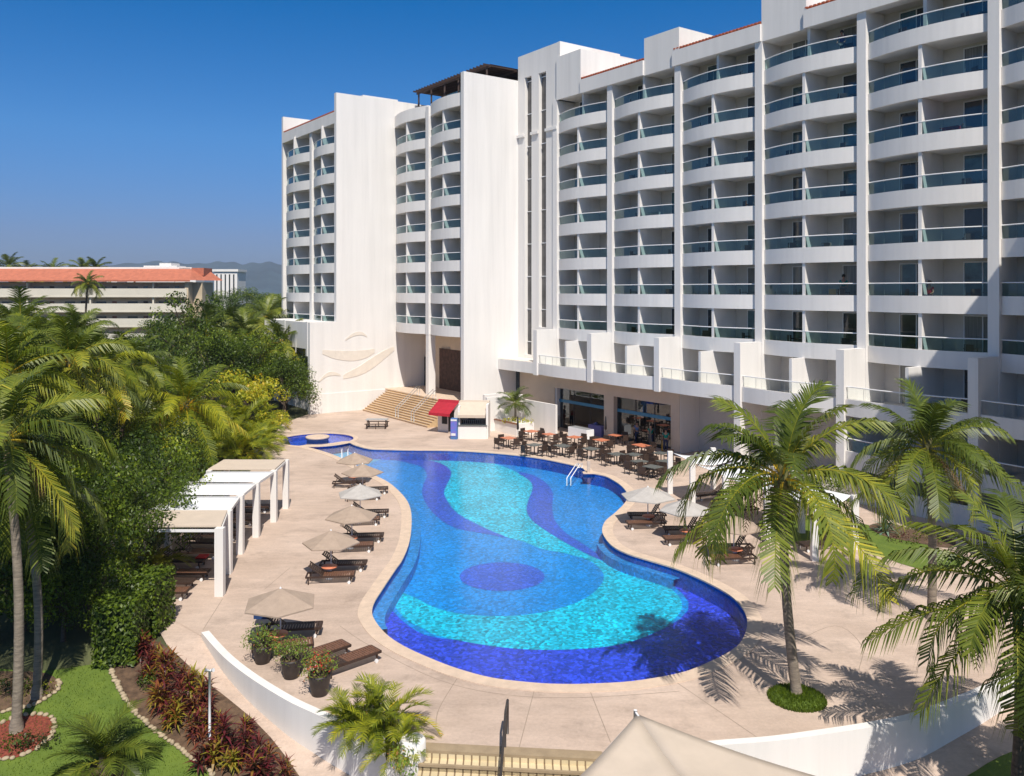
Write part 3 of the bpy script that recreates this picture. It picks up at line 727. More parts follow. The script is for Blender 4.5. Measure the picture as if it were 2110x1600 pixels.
# stair tower with two tall strips
u1, u0 = 63.75, wpx(1147) + 0.29
ua, ub, uc, ud = wpx(1083), wpx(1097), wpx(1112), wpx(1127)
m = BM()
m.box(u1, ua, CR + 0.1, CR - 2, 5.2, 33.8); m.box(ub, uc, CR + 0.1, CR - 2, 5.2, 33.8); m.box(ud, u0 - 0.55, CR + 0.1, CR - 2, 5.2, 33.8)
m.box(ua, ub, CR + 0.1, CR - 2, 31.66, 33.8); m.box(uc, ud, CR + 0.1, CR - 2, 31.62, 33.8); m.box(uc, ud, CR + 0.1, CR - 2, 5.2, 8.7); m.box(ua, ub, CR + 0.1, CR - 2, 5.2, 6.1)
m.box(u1, u0 - 0.55, CR - 2, -58, 28.0, 33.8); m.box(u0 - 0.9, u0 - 0.55, CR + 0.12, CR - 7, 28.7, 33.82)
for (p, q) in ((u1, ua), (ub, uc), (ud, u0 - 0.55)): m.box(p, q, CR + 0.1, CR + 0.28, 26.2, 26.45)
hp('stair_tower', m, M['plaster'])
for (p, q) in ((ua, ub), (uc, ud)):
    m = BM(); m.box(p, q, CR - 0.25, CR - 0.35, 5.2, 31.6); w_ = hp('strip_window', m, M['strip_window'])
    m = MB()
    for k in range(9):
        z = 7.3 + 3 * k; m.bar(B(p, CR - 0.22, z), B(q, CR - 0.22, z), 0.07)
    m.build('mullion', M['white_metal'], w_)
# sliding doors: 84 + terrace ones in the right wing as parts, the oblique rest as one part
def door_mesh(uw, c, z, seed, fm, gm):
    r = random.Random(seed)
    W, H = 2.1, 2.3; u0 = uw; d = 0.05
    fm.box(u0, u0 + W, c, c + d, z + H, z + H + 0.07); 
    for x in (0, W / 2 - 0.03, W - 0.06): fm.box(u0 + x, u0 + x + 0.06, c, c + d, z, z + H)
    return (u0 + 0.06, u0 + W / 2 - 0.03, u0 + W / 2 + 0.03, u0 + W - 0.06, c + 0.02, z, z + H)
def room_doors(pil, cf, ks, rest=None, rec=REC, skip=()):
    for i in range(len(pil) - 1):
        a, b = pil[i], pil[i + 1]; um = (a + b) / 2
        for k in ks:
            for h, (e0, e1) in enumerate(((a, um), (um, b))):
                lo = min(e0, e1) + 0.42; c = cf - rec; z = BB + 3 * k + 0.52
                sd = i * 100 + k * 7 + h + int(cf * -3)
                fm = rest[0] if rest else BM()
                q = door_mesh(lo, c, z, sd, fm, None)
                kinds = random.Random(sd).choice([(0, 0), (0, 1), (1, 0), (2, 0), (0, 2), (2, 2), (1, 1), (0, 0)])
                if rest:
                    for kk, (x0, x1) in zip(kinds, ((q[0], q[1]), (q[2], q[3]))):
                        rest[0].mi = 1 + kk; rest[0].box(x0, x1, c, q[4], z, q[6])
                    rest[0].mi = 0
                else:
                    d = hp('sliding_door', fm, M['white_metal'])
                    for kk, (x0, x1) in zip(kinds, ((q[0], q[1]), (q[2], q[3]))):
                        gm = BM(); gm.xf = lambda u, c_, z_: B(u, c_, z_)
                        gm.box(x0, x1, c, q[4], z, q[6]); gm.build('pane', [M['pane_dark'], M['pane_curtain'], M['pane_teal']][kk], d)
room_doors(pil_r, CR, range(-1, 6))
rest = [BM()]
room_doors(pil_m, CM, range(-1, 6), rest); room_doors(pil_l, CL, range(-1, 6), rest)
o = hp('sliding_door', rest[0], [M['white_metal'], M['pane_dark'], M['pane_curtain'], M['pane_teal']]); o['kind'] = 'stuff'

# terrace level in front of the right wing
CT = CR + 2.25
piers = pil_r
for i, u in enumerate(piers):
    wallbox('terrace_pier', u - 0.26, u + 0.26, CT + 0.15, CR + 0.23, 4.7 if i < 3 else 0.0, 8.6)
for i in range(len(piers) - 1):
    balcony(piers[i] - 0.0, piers[i + 1] + 0.0, CT, -2, s=0.35, rec=2.25 + REC)
    um = (piers[i] + piers[i + 1]) / 2
    wallbox('terrace_divider', um - 0.1, um + 0.1, CT - 0.35, CR - REC, 5.2, 7.8)
room_doors(pil_r[:-1], CR, [-2])
fr = [(63.7, CT + 0.1), (60.5, CT + 0.12), (piers[0] + 0.26, CT + 0.1)]
m = BM(); m.prism([Vector((q[0], q[1], 0)) for q in fr] + [Vector((piers[0] + 0.26, CR, 0)), Vector((63.7, CR, 0))], 4.8, 5.75); hp('canopy_slab', m, M['plaster'])
m = BM(); m.prism([Vector((q[0], q[1] - 0.05, 0)) for q in fr] + [Vector((piers[0] + 0.26, CR + 0.12, 0)), Vector((63.7, CR + 0.12, 0))], 5.75, 5.8); hp('canopy_slab_cap', m, M['relief'])
# level below (k=-3) only at the right
ks = [i for i in range(len(piers) - 1) if piers[i] < 33]
for i in ks: balcony(piers[i], piers[i + 1], CT, -3, s=0.35, rec=2.25 + REC)
for i in ks:
    um = (piers[i] + piers[i + 1]) / 2
    wallbox('terrace_divider', um - 0.1, um + 0.1, CT - 0.35, CR - REC, 0, 4.8)
# ground floor patio parapet
wallbox('patio_wall', 13, 33.6, CT + 0.5, CT + 0.28, 0, 1.05)
# restaurant front
uw = [wpx(x) for x in (1148, 1250, 1270, 1388, 1405)]
zt = 3.5
m = BM()
c0, c1 = CR + 0.3, CR - 0.1
m.box(63.6, uw[0], c0, c1, 0, 4.85); m.box(uw[1], uw[2], c0, c1, 0, 4.85); m.box(uw[3], uw[4], c0, c1, 0, 4.85)
m.box(uw[0], uw[1], c0, c1, zt, 4.85); m.box(uw[2], uw[3], c0, c1, zt, 4.85)
m.box(uw[4] - 0.02, uw[4] + 0.3, c1, CR - 5, 0, 4.85)
hp('restaurant_wall', m, M['plaster_warm'])
m = BM(); m.box(uw[4], 26, CR - 5, CR - 5.2, 0, 4.8); hp('rear_wall', m, M['plaster_warm'])
for (a, b) in ((uw[0], uw[1]), (uw[2], uw[3])):
    m = BM(); m.box(a - 0.05, b + 0.05, CR - 0.05, CR - 0.12, 2.25, 2.5); hp('window_beam', m, M['blue_beam'])
    m = BM(); m.box(a, b, CR - 0.14, CR - 0.16, 0.0, zt); g = hp('restaurant_window', m, M['rest_glass'] if 'rest_glass' in M else M['rail_glass'])
    m = BM(); m.xf = lambda u, c_, z_: B(u, c_, z_)
    for t in (0.0, 0.33, 0.66, 0.985): m.box(a + (b - a) * t, a + (b - a) * t + 0.07 * (1 if b > a else -1), CR - 0.1, CR - 0.17, 0, zt - 0.002)
    m.build('mullion', M['dark_metal'], g)
# restaurant interior: floor, counters, hanging lamps seen dimly
m = BM(); m.box(uw[4] + 0.35, 62, CR - 0.2, CR - 1.7, 0.0, 0.02); hp('restaurant_floor', m, M['inner'])
m = BM(); r_ = random.Random(3)
for k in range(16):
    u = uw[4] + 1 + k * 1.2; m.mi = r_.randrange(4); m.box(u, u + 0.7, CR - 0.9, CR - 1.3, 0.02, 0.5 + r_.random() * 0.9)
for k in range(14):
    u = uw[4] + 1.3 + k * 1.45; m.mi = r_.randrange(4); m.box(u, u + 0.35, CR - 1.35, CR - 1.65, 1.2, 1.6 + r_.random() * 0.6)
hp('restaurant_counter', m, [M['wood_dark'], M['inner'], M['wood_red'], M['grey_metal']])
# opening left of the restaurant
m = BM(); m.box(63.2, wpx(1057), CR + 0.305, CR + 0.34, 0.0, 4.75); hp('dark_window', m, M['pane_dark'])
# portico under the middle block
m = BM(); m.box(64.25, 77.8, CM - 3.6, CM - 3.8, 2.0, 7.8); m.box(64.25, 72.2, CM - 3.3, CM - 3.6, 6.1, 7.8); hp('portico_wall', m, M['plaster_warm'])
m = BM(); m.box(64.25, 77.8, -37.0 - 2.9, -60, 0, 2.0); hp('portico_floor', m, M['coping'])
m = BM(); m.box(66.6, upx(906, CM - 3.4), CM - 3.35, CM - 3.42, 2.0, 6.1); hp('entrance_recess', m, M['brick_dark'])
m = BM(); m.box(67.6, 70.2, CM - 3.26, CM - 3.34, 2.0, 6.0); hp('entrance_door', m, M['black'])
m = BM(); m.box(upx(867, CM - 3.5), upx(880, CM - 3.5), CM - 3.5, CM - 3.58, 2.0, 5.0); hp('entrance_door', m, M['black'])
m = BM()
for k in range(3): m.box(upx(847 + k * 6, CM - 3.5), upx(850.5 + k * 6, CM - 3.5), CM - 3.52, CM - 3.59, 3.0, 5.2)
hp('wall_panel', m, M['canvas_beige'])
# entrance stairs
st = thing('entrance_steps', B(70.5, -38, 0), 'wide flight of tan stone steps rising to the shaded portico', 'stairs')
m = BM()
for k in range(12):
    m.box(64.3, 77.2 - k * 0.02, -37.1 - k * 0.24, -40.1, k * 0.166, (k + 1) * 0.166)
m.build('steps', M['step_stone'], st, world=True)
m = BM()
for k in range(12): m.box(64.32, 77.1, -37.07 - k * 0.24, -37.1 - k * 0.24, (k + 1) * 0.166 - 0.06, (k + 1) * 0.166 + 0.01)
m.build('step_edge', M['coping'], st, world=True)
m = MB()
for u in (67.6, 70.6):
    pts = [B(u, -37.3, 0.1), B(u, -37.3, 1.0), B(u, -39.6, 2.9), B(u, -39.6, 2.0)]
    m.tube([q for q in pts], 0.03, 6); m.tube([B(u - 0.5, -37.3, 0.1), B(u - 0.5, -37.3, 1.0), B(u - 0.5, -39.6, 2.9), B(u - 0.5, -39.6, 2.0)], 0.03, 6)
m.build('handrail', M['grey_metal'], st, world=True)
# left annex
m = BM(); m.box(78.3, 90.4, -31.8, -35.0, 6.3, 8.9); m.box(78.3, 90.4, -32.8, -35.0, 0, 6.3)
for u in (78.3, 84.3, 90.0): m.box(u, u + 0.4, -31.75, -31.8, 5.6, 8.95)
for u in (81.3, 87.3): m.box(u, u + 0.2, -31.77, -31.8, 5.8, 7.6)
hp('annex_wall', m, M['plaster'])
# wing beyond the right edge of the view, it shades the lower right
ux = pil_r[-1]
m = BM(); m.box(ux - 6, ux - 0.35, CR + 9.5, -60, 0, 24.7); m.box(ux - 30, ux - 6, CR + 9, -60, 0, 20); hp('side_wing', m, M['plaster'])
# roof terrace pergola on the middle block
pg = thing('roof_pergola', B(68, CM - 1, 29.0), 'dark timber pergola with glass screens on top of the middle block', 'pergola')
PL_ = Vector(pg.location)
FC = CM - 2.5
def pz(c): return 32.55
for u in (77.2, 74.6, 72.0, 69.4, 66.8, 64.5):
    for c in (FC, FC - 6):
        m = MB(); m.bar(B(u, c, 28.96) - PL_, B(u, c, 32.5) - PL_, 0.16); m.build('post', M['wood_dark'], pg)
m = MB()
for k in range(24):
    u = 77.4 - k * .57
    m.bar(B(u, FC + .55, 32.72) - PL_, B(u, FC - 6.5, 32.72) - PL_, 0.08, 0.16)
for c in (FC, FC - 3, FC - 6): m.bar(B(77.6, c, 32.56) - PL_, B(64.0, c, 32.56) - PL_, 0.12, 0.16)
m.build('beams', M['wood_dark'], pg)
m = MB()
m.quad(*[B(u, c, 32.83) - PL_ for u, c in ((77.3, FC - .2), (64.2, FC - .2), (64.2, FC - 6.4), (77.3, FC - 6.4))])
m.build('roof_mat', M['wood_red'], pg)
m = MB(); m.quad(*[B(u, FC - .12, z) - PL_ for u, z in ((72, 29.3), (64.5, 29.3), (64.5, 31.4), (72, 31.4))]); m.build('glass_screen', M['pane_teal'], pg)
m = MB(); m.quad(*[B(u, FC - 6.1, z) - PL_ for u, z in ((72, 28.96), (64.3, 28.96), (64.3, 32.4), (72, 32.4))]); m.build('back_screen', M['wood_dark'], pg)
# ================================================================= PLANTS
V = Vector
def frond(mb, base, az, el, L, bend, nl=46, ll=0.8, lw=0.045, hang=0.6, lift=0.1, rng=None, tint=0.4, start=0.16, fwd=0.5, yel=0.88, flat=1.0):
    h = V((math.cos(az), math.sin(az), 0)); sd = V((-math.sin(az), math.cos(az), 0))
    q = V(base); n = nl; ds = L / n; twist = rng.uniform(-0.35, 0.35); P, T = [], []
    sway = rng.uniform(-0.25, 0.25)
    for k in range(n + 1):
        t = k / n; e = el - bend * t ** 1.25
        hh = (h + sd * sway * t * t).normalized()
        d = hh * math.cos(e) + V((0, 0, math.sin(e))); P.append(q.copy()); T.append(d); q = q + d * ds
    for k in range(0, n, 3):       # midrib
        k2 = min(n, k + 3); w = 0.035 * (1 - 0.8 * k / n) * (L / 3.5) + 0.004; a, b = P[k], P[k2]
        mb.tint = yel - 0.35 * (k / n)
        mb.quad(a - sd * w, a + sd * w, b + sd * w * .8, b - sd * w * .8)
        mb.quad(a - V((0, 0, w)), a + V((0, 0, w)), b + V((0, 0, w * .8)), b - V((0, 0, w * .8)))
    dn = V((0, 0, -1))
    for k in range(int(n * start), n + 1):
        t = k / n; tg = T[k]; s0 = (sd * math.cos(twist) + tg.cross(sd) * math.sin(twist)).normalized()
        up = s0.cross(tg) * -1
        if up.z < 0: up = -up
        ln = ll * (0.45 + 0.75 * math.sin(math.pi * min(1, (t - start * 0.6) / 1.05)) ** 0.8) * (1 if t < .93 else .65)
        for s in (1, -1):
            l2 = ln * rng.uniform(0.82, 1.12)
            d1 = (s0 * s * 0.85 * flat + tg * (fwd + 0.5 * t * t) + up * lift + V((rng.uniform(-.12, .12), rng.uniform(-.12, .12), rng.uniform(-.1, .1)))).normalized()
            d2 = (d1 * (1 - hang) + dn * hang + tg * 0.12).normalized()
            b0 = P[k]; m = b0 + d1 * l2 * 0.42; e_ = m + d2 * l2 * 0.58
            w = tg * (lw * 0.5)
            mb.tint = max(0, min(1, tint + rng.uniform(-0.16, 0.16) + (0.1 if rng.random() < .08 else 0)))
            i = [mb.p(b0 - w), mb.p(b0 + w), mb.p(m + w * 1.05), mb.p(m - w * 1.05), mb.p(e_)]
            mb.face(i[0], i[1], i[2], i[3]); mb.face(i[3], i[2], i[4])
def coconut_crown(seed, L=3.7, n=26, ll=0.82, nl=50, spread=1.0):
    rng = random.Random(seed); mb = MB()
    for k in range(n):
        t = k / (n - 1); el = R(84 - 112 * t ** 0.85 * spread) + rng.uniform(-.1, .1)
        az = k * 2.39996 + rng.uniform(-.2, .2)
        ll_ = ll * (0.8 + 0.35 * min(1, t * 1.6)); Lk = L * (0.72 + 0.33 * min(1, t * 1.8)) * rng.uniform(.9, 1.06)
        frond(mb, (0.10 * math.cos(az), 0.10 * math.sin(az), 0.12 - t * 0.25), az, el, Lk, R(48 + 62 * min(1, t * 1.5)) * rng.uniform(.85, 1.15) if t < .8 else R(45) * rng.uniform(.6, 1.1),
              nl, ll_, 0.068, 0.35 + 0.35 * min(1, t * 2), 0.12, rng, tint=0.38 + 0.2 * (t - .5) + rng.uniform(-.16, .26), start=0.14, yel=0.95)
    return mb
def fan_clump(seed, n, L, el0, el1, ll, lw, nl=22, hang=0.15, lift=0.25, tint=0.5, rad=0.4, bend=(60, 95), stems=0.0, start=0.25):
    rng = random.Random(seed); mb = MB()
    for k in range(n):
        az = k * 2.39996 + rng.uniform(-.3, .3); t = k / n
        r = rad * math.sqrt(rng.random()); ph = rng.uniform(0, 6.28)
        frond(mb, (r * math.cos(ph), r * math.sin(ph), stems * rng.uniform(.2, 1)), az, R(el0 + (el1 - el0) * t) + rng.uniform(-.12, .12), L * rng.uniform(.75, 1.1),
              R(rng.uniform(*bend)), nl, ll, lw, hang, lift, rng, tint=tint + rng.uniform(-.2, .25), start=start, fwd=0.65, yel=0.8)
    return mb
def blob_cloud(seed, clumps, nleaf, size, tint0=0.45, dark=0.0, zsq=0.75, spread=.16):
    rng = random.Random(seed); mb = MB()
    for (cx, cy, cz, r) in clumps:
        ct = tint0 + rng.uniform(-spread, spread)
        for k in range(int(nleaf * r * r)):
            u = rng.uniform(-1, 1); a = rng.uniform(0, 6.283); s = math.sqrt(1 - u * u)
            d = V((s * math.cos(a), s * math.sin(a), u)); rr = r * (1 - 0.5 * rng.random() ** 2.5)
            q = V((cx, cy, cz)) + V((d.x * rr, d.y * rr, d.z * rr * zsq))
            nrm = (d + V((rng.uniform(-.9, .9), rng.uniform(-.9, .9), rng.uniform(-.5, 1.0)))).normalized()
            a1 = nrm.orthogonal().normalized(); a2 = nrm.cross(a1); th = rng.uniform(0, 6.28)
            e1 = a1 * math.cos(th) + a2 * math.sin(th); e2 = nrm.cross(e1); sz = size * rng.uniform(.6, 1.3)
            mb.tint = max(0, min(1, ct + rng.uniform(-.2, .2)))
            i = [mb.p(q - e1 * sz), mb.p(q + e2 * sz * .45), mb.p(q + e1 * sz), mb.p(q - e2 * sz * .45)]
            mb.face(*i)
    return mb
def tree_clumps(seed, n, rx, ry, rz, zc, rmin, rmax):
    rng = random.Random(seed); out = []
    for k in range(n):
        u = rng.uniform(-.5, 1); a = rng.uniform(0, 6.283); s = math.sqrt(max(0, 1 - u * u)); f = rng.uniform(.55, 1.0)
        out.append((rx * s * math.cos(a) * f, ry * s * math.sin(a) * f, zc + rz * u * f, rng.uniform(rmin, rmax)))
    return out
def branches(seed, H, R0, clumps, n=9, r0=0.2):
    rng = random.Random(seed); mb = MB()
    mb.tube([(0, 0, -0.1), (0.05, 0.04, H * .3), (0.12, -0.05, H * .55), (0.1, 0.1, H * .8)], [r0 * 1.3, r0, r0 * .75, r0 * .3], 8)
    for c in rng.sample(clumps, min(n, len(clumps))):
        z0 = H * rng.uniform(.3, .6)
        mb.tube([(0.06, 0, z0), (c[0] * .45, c[1] * .45, z0 + (c[2] - z0) * .6), (c[0] * .9, c[1] * .9, c[2])], [r0 * .5, r0 * .3, r0 * .1], 6)
    return mb
# --- palms
crowns = [coconut_crown(11, 3.8, 25, .95, 44), coconut_crown(23, 3.6, 25, .92, 42), coconut_crown(37, 3.8, 25, .95, 44), coconut_crown(5, 3.6, 24, .92, 42), coconut_crown(61, 3.8, 26, .92, 42)]
crown_me = {}
def palm(base, top, ci, rz, sc_, label, name='coconut_palm', r0=0.16, r1=0.11, mat_='bark', group=None, cat='palm tree', pitch=(0, 0), bend=0.25, shaft=True):
    base, top = V(base), V(top)
    t = thing(name, base, label, cat, group)
    d = top - base; pts, rad = [], []
    sc_ *= 1.0
    n = max(14, int(d.length * 5))
    for k in range(n + 1):
        f = k / n; q = d * f; q.x += bend * math.sin(math.pi * f) * (1 if d.x <= 0 else -1) * 1.0
        pts.append(q); rad.append((r0 * (1 - f) + r1 * f) * (1.35 if f < .03 else 1.0) * (1 + 0.045 * (k % 2)))
    if pts[0].z == 0: pts[0].z = -0.08
    m = MB(); m.tube(pts, rad, 12); m.build('trunk', M[mat_], t)
    if ci in crown_me: cm = bpy.data.objects.new('crown', crown_me[ci]); COL.objects.link(cm); cm.parent = t
    else:
        cm = crowns[ci].build('crown', M['areca' if ci == 4 else 'palm'], t, tint=True); crown_me[ci] = cm.data
    cm.location = d; cm.rotation_euler = (pitch[0], pitch[1], rz); cm.scale = (sc_,) * 3
    if shaft:
        m = MB(); rg = random.Random(int(rz * 100))
        m.lathe([(r1 * 1.0, -0.45), (r1 * 1.6, -0.1), (r1 * 1.5, 0.25), (0.02, 0.75)], 0, 0, 10); s = m.build('heart', M['bark_heart'], t); s.location = d
        m = MB()
        for k in range(7):
            a = rg.uniform(0, 6.28); m.lathe([(0.0, -0.1), (0.075, -0.04), (0.085, 0.03), (0.05, 0.09), (0.0, 0.12)], 0.2 * math.cos(a), 0.2 * math.sin(a), 8)
            for i in range(len(m.v) - 40, len(m.v)): m.v[i] = (m.v[i][0], m.v[i][1], m.v[i][2] - 0.12 - 0.04 * k)
        s = m.build('coconuts', M['nut'], t); s.location = d
        if base.y < 45:
            m = MB()
            for k in range(3): frond(m, (0, 0, -.2), rg.uniform(0, 6.28), R(-25), 2.2 * sc_, R(60), 20, .5, .035, .8, 0, rg, tint=.5)
            s = m.build('dead_fronds', M['dead_leaf'], t, tint=True); s.location = d
    return t
M['bark_heart'] = mat('palm_sheath', (0.16, 0.15, 0.05), 0.8, 0.35, 6, 0.4)
M['dead_leaf'] = mat('dead_leaf', (0.24, 0.15, 0.07), 0.9, 0.25, 4)
M['nut'] = mat('coconut', (0.20, 0.22, 0.04), 0.6, 0.3, 6)
for i in range(4):      # keep prototypes in order
    pass
palm((8.42, 24.97, 0.1), (8.02, 25.0, 6.55), 0, 0.4, 1.04, 'tall coconut palm growing from the grass circle at the near right edge of the pool', bend=-0.12)
palm((15.4, 31.0, 0), (15.25, 31.0, 6.3), 1, 1.9, 0.9, 'coconut palm standing in front of the terrace piers, second one back on the right', bend=0.1)
palm((12.25, 20.7, zlow(20.7)), (12.55, 21.0, 4.55), 2, 2.6, 0.92, 'coconut palm hanging over the curved white wall at the lower right', bend=-0.15, mat_='bark_dark')
palm((14.4, 19.6, zlow(19.6)), (14.0, 19.4, 4.3), 3, 3.6, 1.0, 'coconut palm mostly cut off by the right edge, its fronds reaching in', mat_='bark_dark')
palm((-14.5, 24.7, zlow(24.7)), (-15.0, 25.0, 7.7), 2, 0.9, .88, 'tall coconut palm with pale ringed trunk in the red mulch circle on the lawn', bend=0.22, r0=0.14)
palm((-14.75, 26.2, zlow(26.2)), (-15.9, 27.2, 6.1), 1, 4.4, 0.9, 'coconut palm with a dark curved trunk just behind the one in the mulch circle', bend=0.3, r0=.13)
palm((-19.6, 50, 0), (-19.3, 50, 5.2), 4, 2.2, 1.05, 'yellow green coconut palm with an upright fan of fronds behind the leafy shrubs', r0=0.14)
palm((-21.5, 35, 0), (-20.9, 35, 8.6), 4, 0.2, .95, 'big coconut palm with yellow frond stems at the left edge of the photo')
palm((-60.5, 120, 0), (-60.3, 120, 12.9), 1, 1.0, 0.72, 'single palm rising in front of the orange roofed apartment building', r0=0.2, shaft=False, mat_='bark_dark')
for k, (px, py, Y, ci, lab) in enumerate([(60, 715, 52, 4, 'yellow green palm crown in the thicket, just below the left part of the apartment roof'), (150, 690, 62, 0, 'green palm crown in the thicket in front of the apartment corridors'),
        (200, 760, 44, 4, 'yellow palm crown right of centre in the left thicket, beside the olive shrub tree'), (20, 672, 66, 1, 'palm crown reaching the apartment roof at the left edge'), (130, 745, 38, 3, 'low green palm crown in the middle of the left thicket'), (255, 760, 50, 0, 'palm crown just left of the reddish driveway')]):
    X = (px - CX) / F * Y; zt = EYE - (py - HY) / F * Y
    palm((X, Y, zlow(Y)), (X + .3, Y, zt), ci, k * 2.1 + .4, .85, lab, mat_='bark_dark')
palm((-26.5, 43, 0), (-26.2, 43, 8.4), 2, 3.0, 1.0, 'coconut palm in the thicket at the far left, below the apartment building')
palm((-33, 56, 0), (-32.6, 56, 9.6), 1, 5.0, 1.0, 'coconut palm with drooping fronds left of the single palm by the apartments', shaft=False)
palm((-23.4, 38.5, 0), (-23.0, 38.5, 6.2), 0, 5.5, 0.95, 'low coconut palm in the thicket behind the big left palm')
for k, (px, Y, zt, lab) in enumerate([(18, 190, 17.2, 'far palm poking above the apartment roof near the left edge of the photo'), (108, 192, 16.0, 'far palm above the apartment roof, second from the left'),
                                      (172, 195, 16.4, 'far palm in the pair above the middle of the apartment roof, its left one'), (197, 195, 16.6, 'far palm in the pair above the middle of the apartment roof, its right one'),
                                      (55, 192, 15.4, 'short far palm between the first two above the apartment roof'), (-60, 190, 17, 'far palm above the apartment roof cut by the left edge')]):
    X = (px - CX) / F * Y; palm((X, Y, 0), (X, Y, zt), k % 4, k * 1.3, 1.25, lab, r0=0.25, r1=0.18, shaft=False, mat_='bark_dark', group='far palms above the apartment roof')
for k, (px, Y, zt, rz) in enumerate([(470, 92, 8.2, .3), (505, 88, 7.2, 2.2), (548, 95, 8.8, 1.2), (578, 86, 6.6, 4), (425, 85, 7.5, 5), (600, 100, 9, 1)]):
    X = (px - CX) / F * Y
    palm((X, Y, 0), (X, Y, zt), (k + 1) % 4, rz, 1.15, ['bushy palm between the dark tree and the white annex, farthest left of its group', 'low palm just above the round dense tree left of the annex',
         'tall palm nearest the corner of the white hotel wing', 'low palm partly hidden by the white annex', 'palm beside the sparse dark tree under the apartment building end', 'palm hidden behind the hotel corner, only frond tips showing'][k], shaft=False, r0=0.2, mat_='bark_dark', group='palms between the apartments and the hotel')
# --- broadleaf trees
tp = []
def tree_proto(seed, n, rx, rz, zc, rmin, rmax, nleaf, size, m, tint, H, name='broadleaf_tree', nb=9, r0=.2):
    cl = tree_clumps(seed, n, rx, rx, rz, zc, rmin, rmax)
    return (blob_cloud(seed, cl, nleaf, size, tint, spread=.3), branches(seed, H, rx, cl, nb, r0), m, name)
P_ = {'dense': tree_proto(1, 85, 4.6, 3.3, 4.7, .6, 1.3, 130, 0.125, 'leaf', .45, 6), 'sparse': tree_proto(2, 34, 3.6, 3.0, 5.4, .5, .9, 150, 0.13, 'leaf', .35, 7, nb=22),
      'olive': tree_proto(3, 64, 3.7, 2.9, 4.4, .55, 1.1, 140, 0.12, 'leaf_olive', .5, 5.5), 'round': tree_proto(4, 62, 2.8, 2.2, 2.6, .4, .95, 190, 0.095, 'leaf', .5, 3.5, r0=.12)}
Pobj = {}
def tree(kind, loc, rz, s, label, group=None, zs=None, cat='tree'):
    if kind not in Pobj:
        c, b, m, name = P_[kind]
        t = thing(name, (0, 0, 0), '', cat); b.build('trunk', M['bark_dark'], t); c.build('crown', M[m], t, tint=True); Pobj[kind] = t; o = t
    else: o = copy_tree(Pobj[kind])
    o.location = loc; o.rotation_euler = (0, 0, rz); o.scale = (s, s, zs or s); tag(o, label, cat, group); 
    if not group and 'group' in o: del o['group']
    return o
T = [('dense', 512, 80, 1.0, None, 'dense bright green tree left of the white relief wall, the largest crown there'), ('dense', 590, 83, .72, None, 'dense green tree crown close against the white annex wall'),
     ('dense', 440, 78, .92, 1.05, 'dense green tree left of the largest crown, above the yellow green palm'), ('round', 585, 79.5, 1.15, None, 'rounded dark green tree at the left foot of the relief wall'),
     ('sparse', 300, 66, .95, 1.0, 'sparse dark tree with gaps showing the pale apartment balconies'), ('sparse', 395, 85, 1.2, 1.4, 'tall dark tree in front of the right end of the apartment building'),
     ('olive', 240, 58, .9, .85, 'olive green tree below the apartment balconies'), ('olive', 150, 60, 1.15, 1.05, 'olive green tree with a broad crown at the left under the apartment roof'),
     ('olive', 60, 62, 1.2, 1.2, 'yellowish olive tree reaching the apartment roof at the far left'), ('dense', 460, 95, .95, 1.2, 'tall green tree between the apartment end and the hotel palms'), ('dense', 20, 48, 1.0, 1.0, 'dark dense tree behind the big palm at the left edge of the photo'),
     ('dense', 330, 92, 1.0, .95, 'dark tree behind the sparse one, under the apartment building'), ('round', 340, 62, 1.2, 1.2, 'small round green tree by the driveway wall'),
     ('dense', 120, 44, .75, .8, 'dark tree crown in the thicket behind the low palm'), ('olive', 200, 48, .8, .8, 'loose olive shrub tree in front of the driveway'),
     ('dense', 480, 100, 1.1, .95, 'dark tree mass behind the palms by the hotel corner'), ('dense', 560, 110, 1.2, .9, 'far dark tree between the palms and the hotel corner'), ('olive', 420, 105, 1.1, 1.0, 'olive tree behind the dark one at the apartment end'),
     ('round', 255, 38, .95, 1.1, 'leafy green shrub tree halfway down the thicket left of the pergola'), ('dense', 190, 33, .62, .7, 'dark shrub tree under the hanging fronds at the left'), 
     ('round', 318, 41, .85, 1.0, 'leafy green shrub tree directly behind the beige end of the pergola'), ('round', 290, 36.5, .75, .9, 'dark glossy shrub beside the nearest pergola post'),
     ('round', 338, 46, .85, 1.0, 'green shrub tree behind the white sails of the pergola'), ('round', 130, 35, 1.1, 1.0, 'deep shaded shrub left of the clipped hedge'), ('round', 40, 33, 1.3, 1.2, 'deep shaded shrub behind the leaning palm trunks'),
     ('round', 100, 31, .85, .9, 'low dark shrub between the palm trunks and the hedge'), ('dense', 90, 38, .75, .75, 'dark crown filling the shade behind the two palm trunks'), ('round', -20, 29, .9, .9, 'dark shrub cut off by the left edge behind the palm trunks'),
     ('round', 180, 31.5, .75, .9, 'dark shrub pressed against the left side of the clipped hedge'), ('olive', 300, 75, .9, .8, 'olive tree above the driveway wall'), ('round', 130, 29.3, .55, .6, 'low dark shrub in deep shade behind the lawn, between palm trunks and hedge'), ('round', 200, 29.6, .45, .55, 'low dark shrub touching the back left corner of the clipped hedge'), ('round', 50, 30, .6, .6, 'low dark shrub right behind the two crossing palm trunks')]
for k, (kd, px, Y, s, zs, lab) in enumerate(T):
    z = zlow(Y); tree(kd, ((px - CX) / F * Y, Y, z), k * 1.7, s, lab, zs=zs, cat='shrub' if 'shrub' in lab and 'tree' not in lab else 'tree')
rg = random.Random(99)
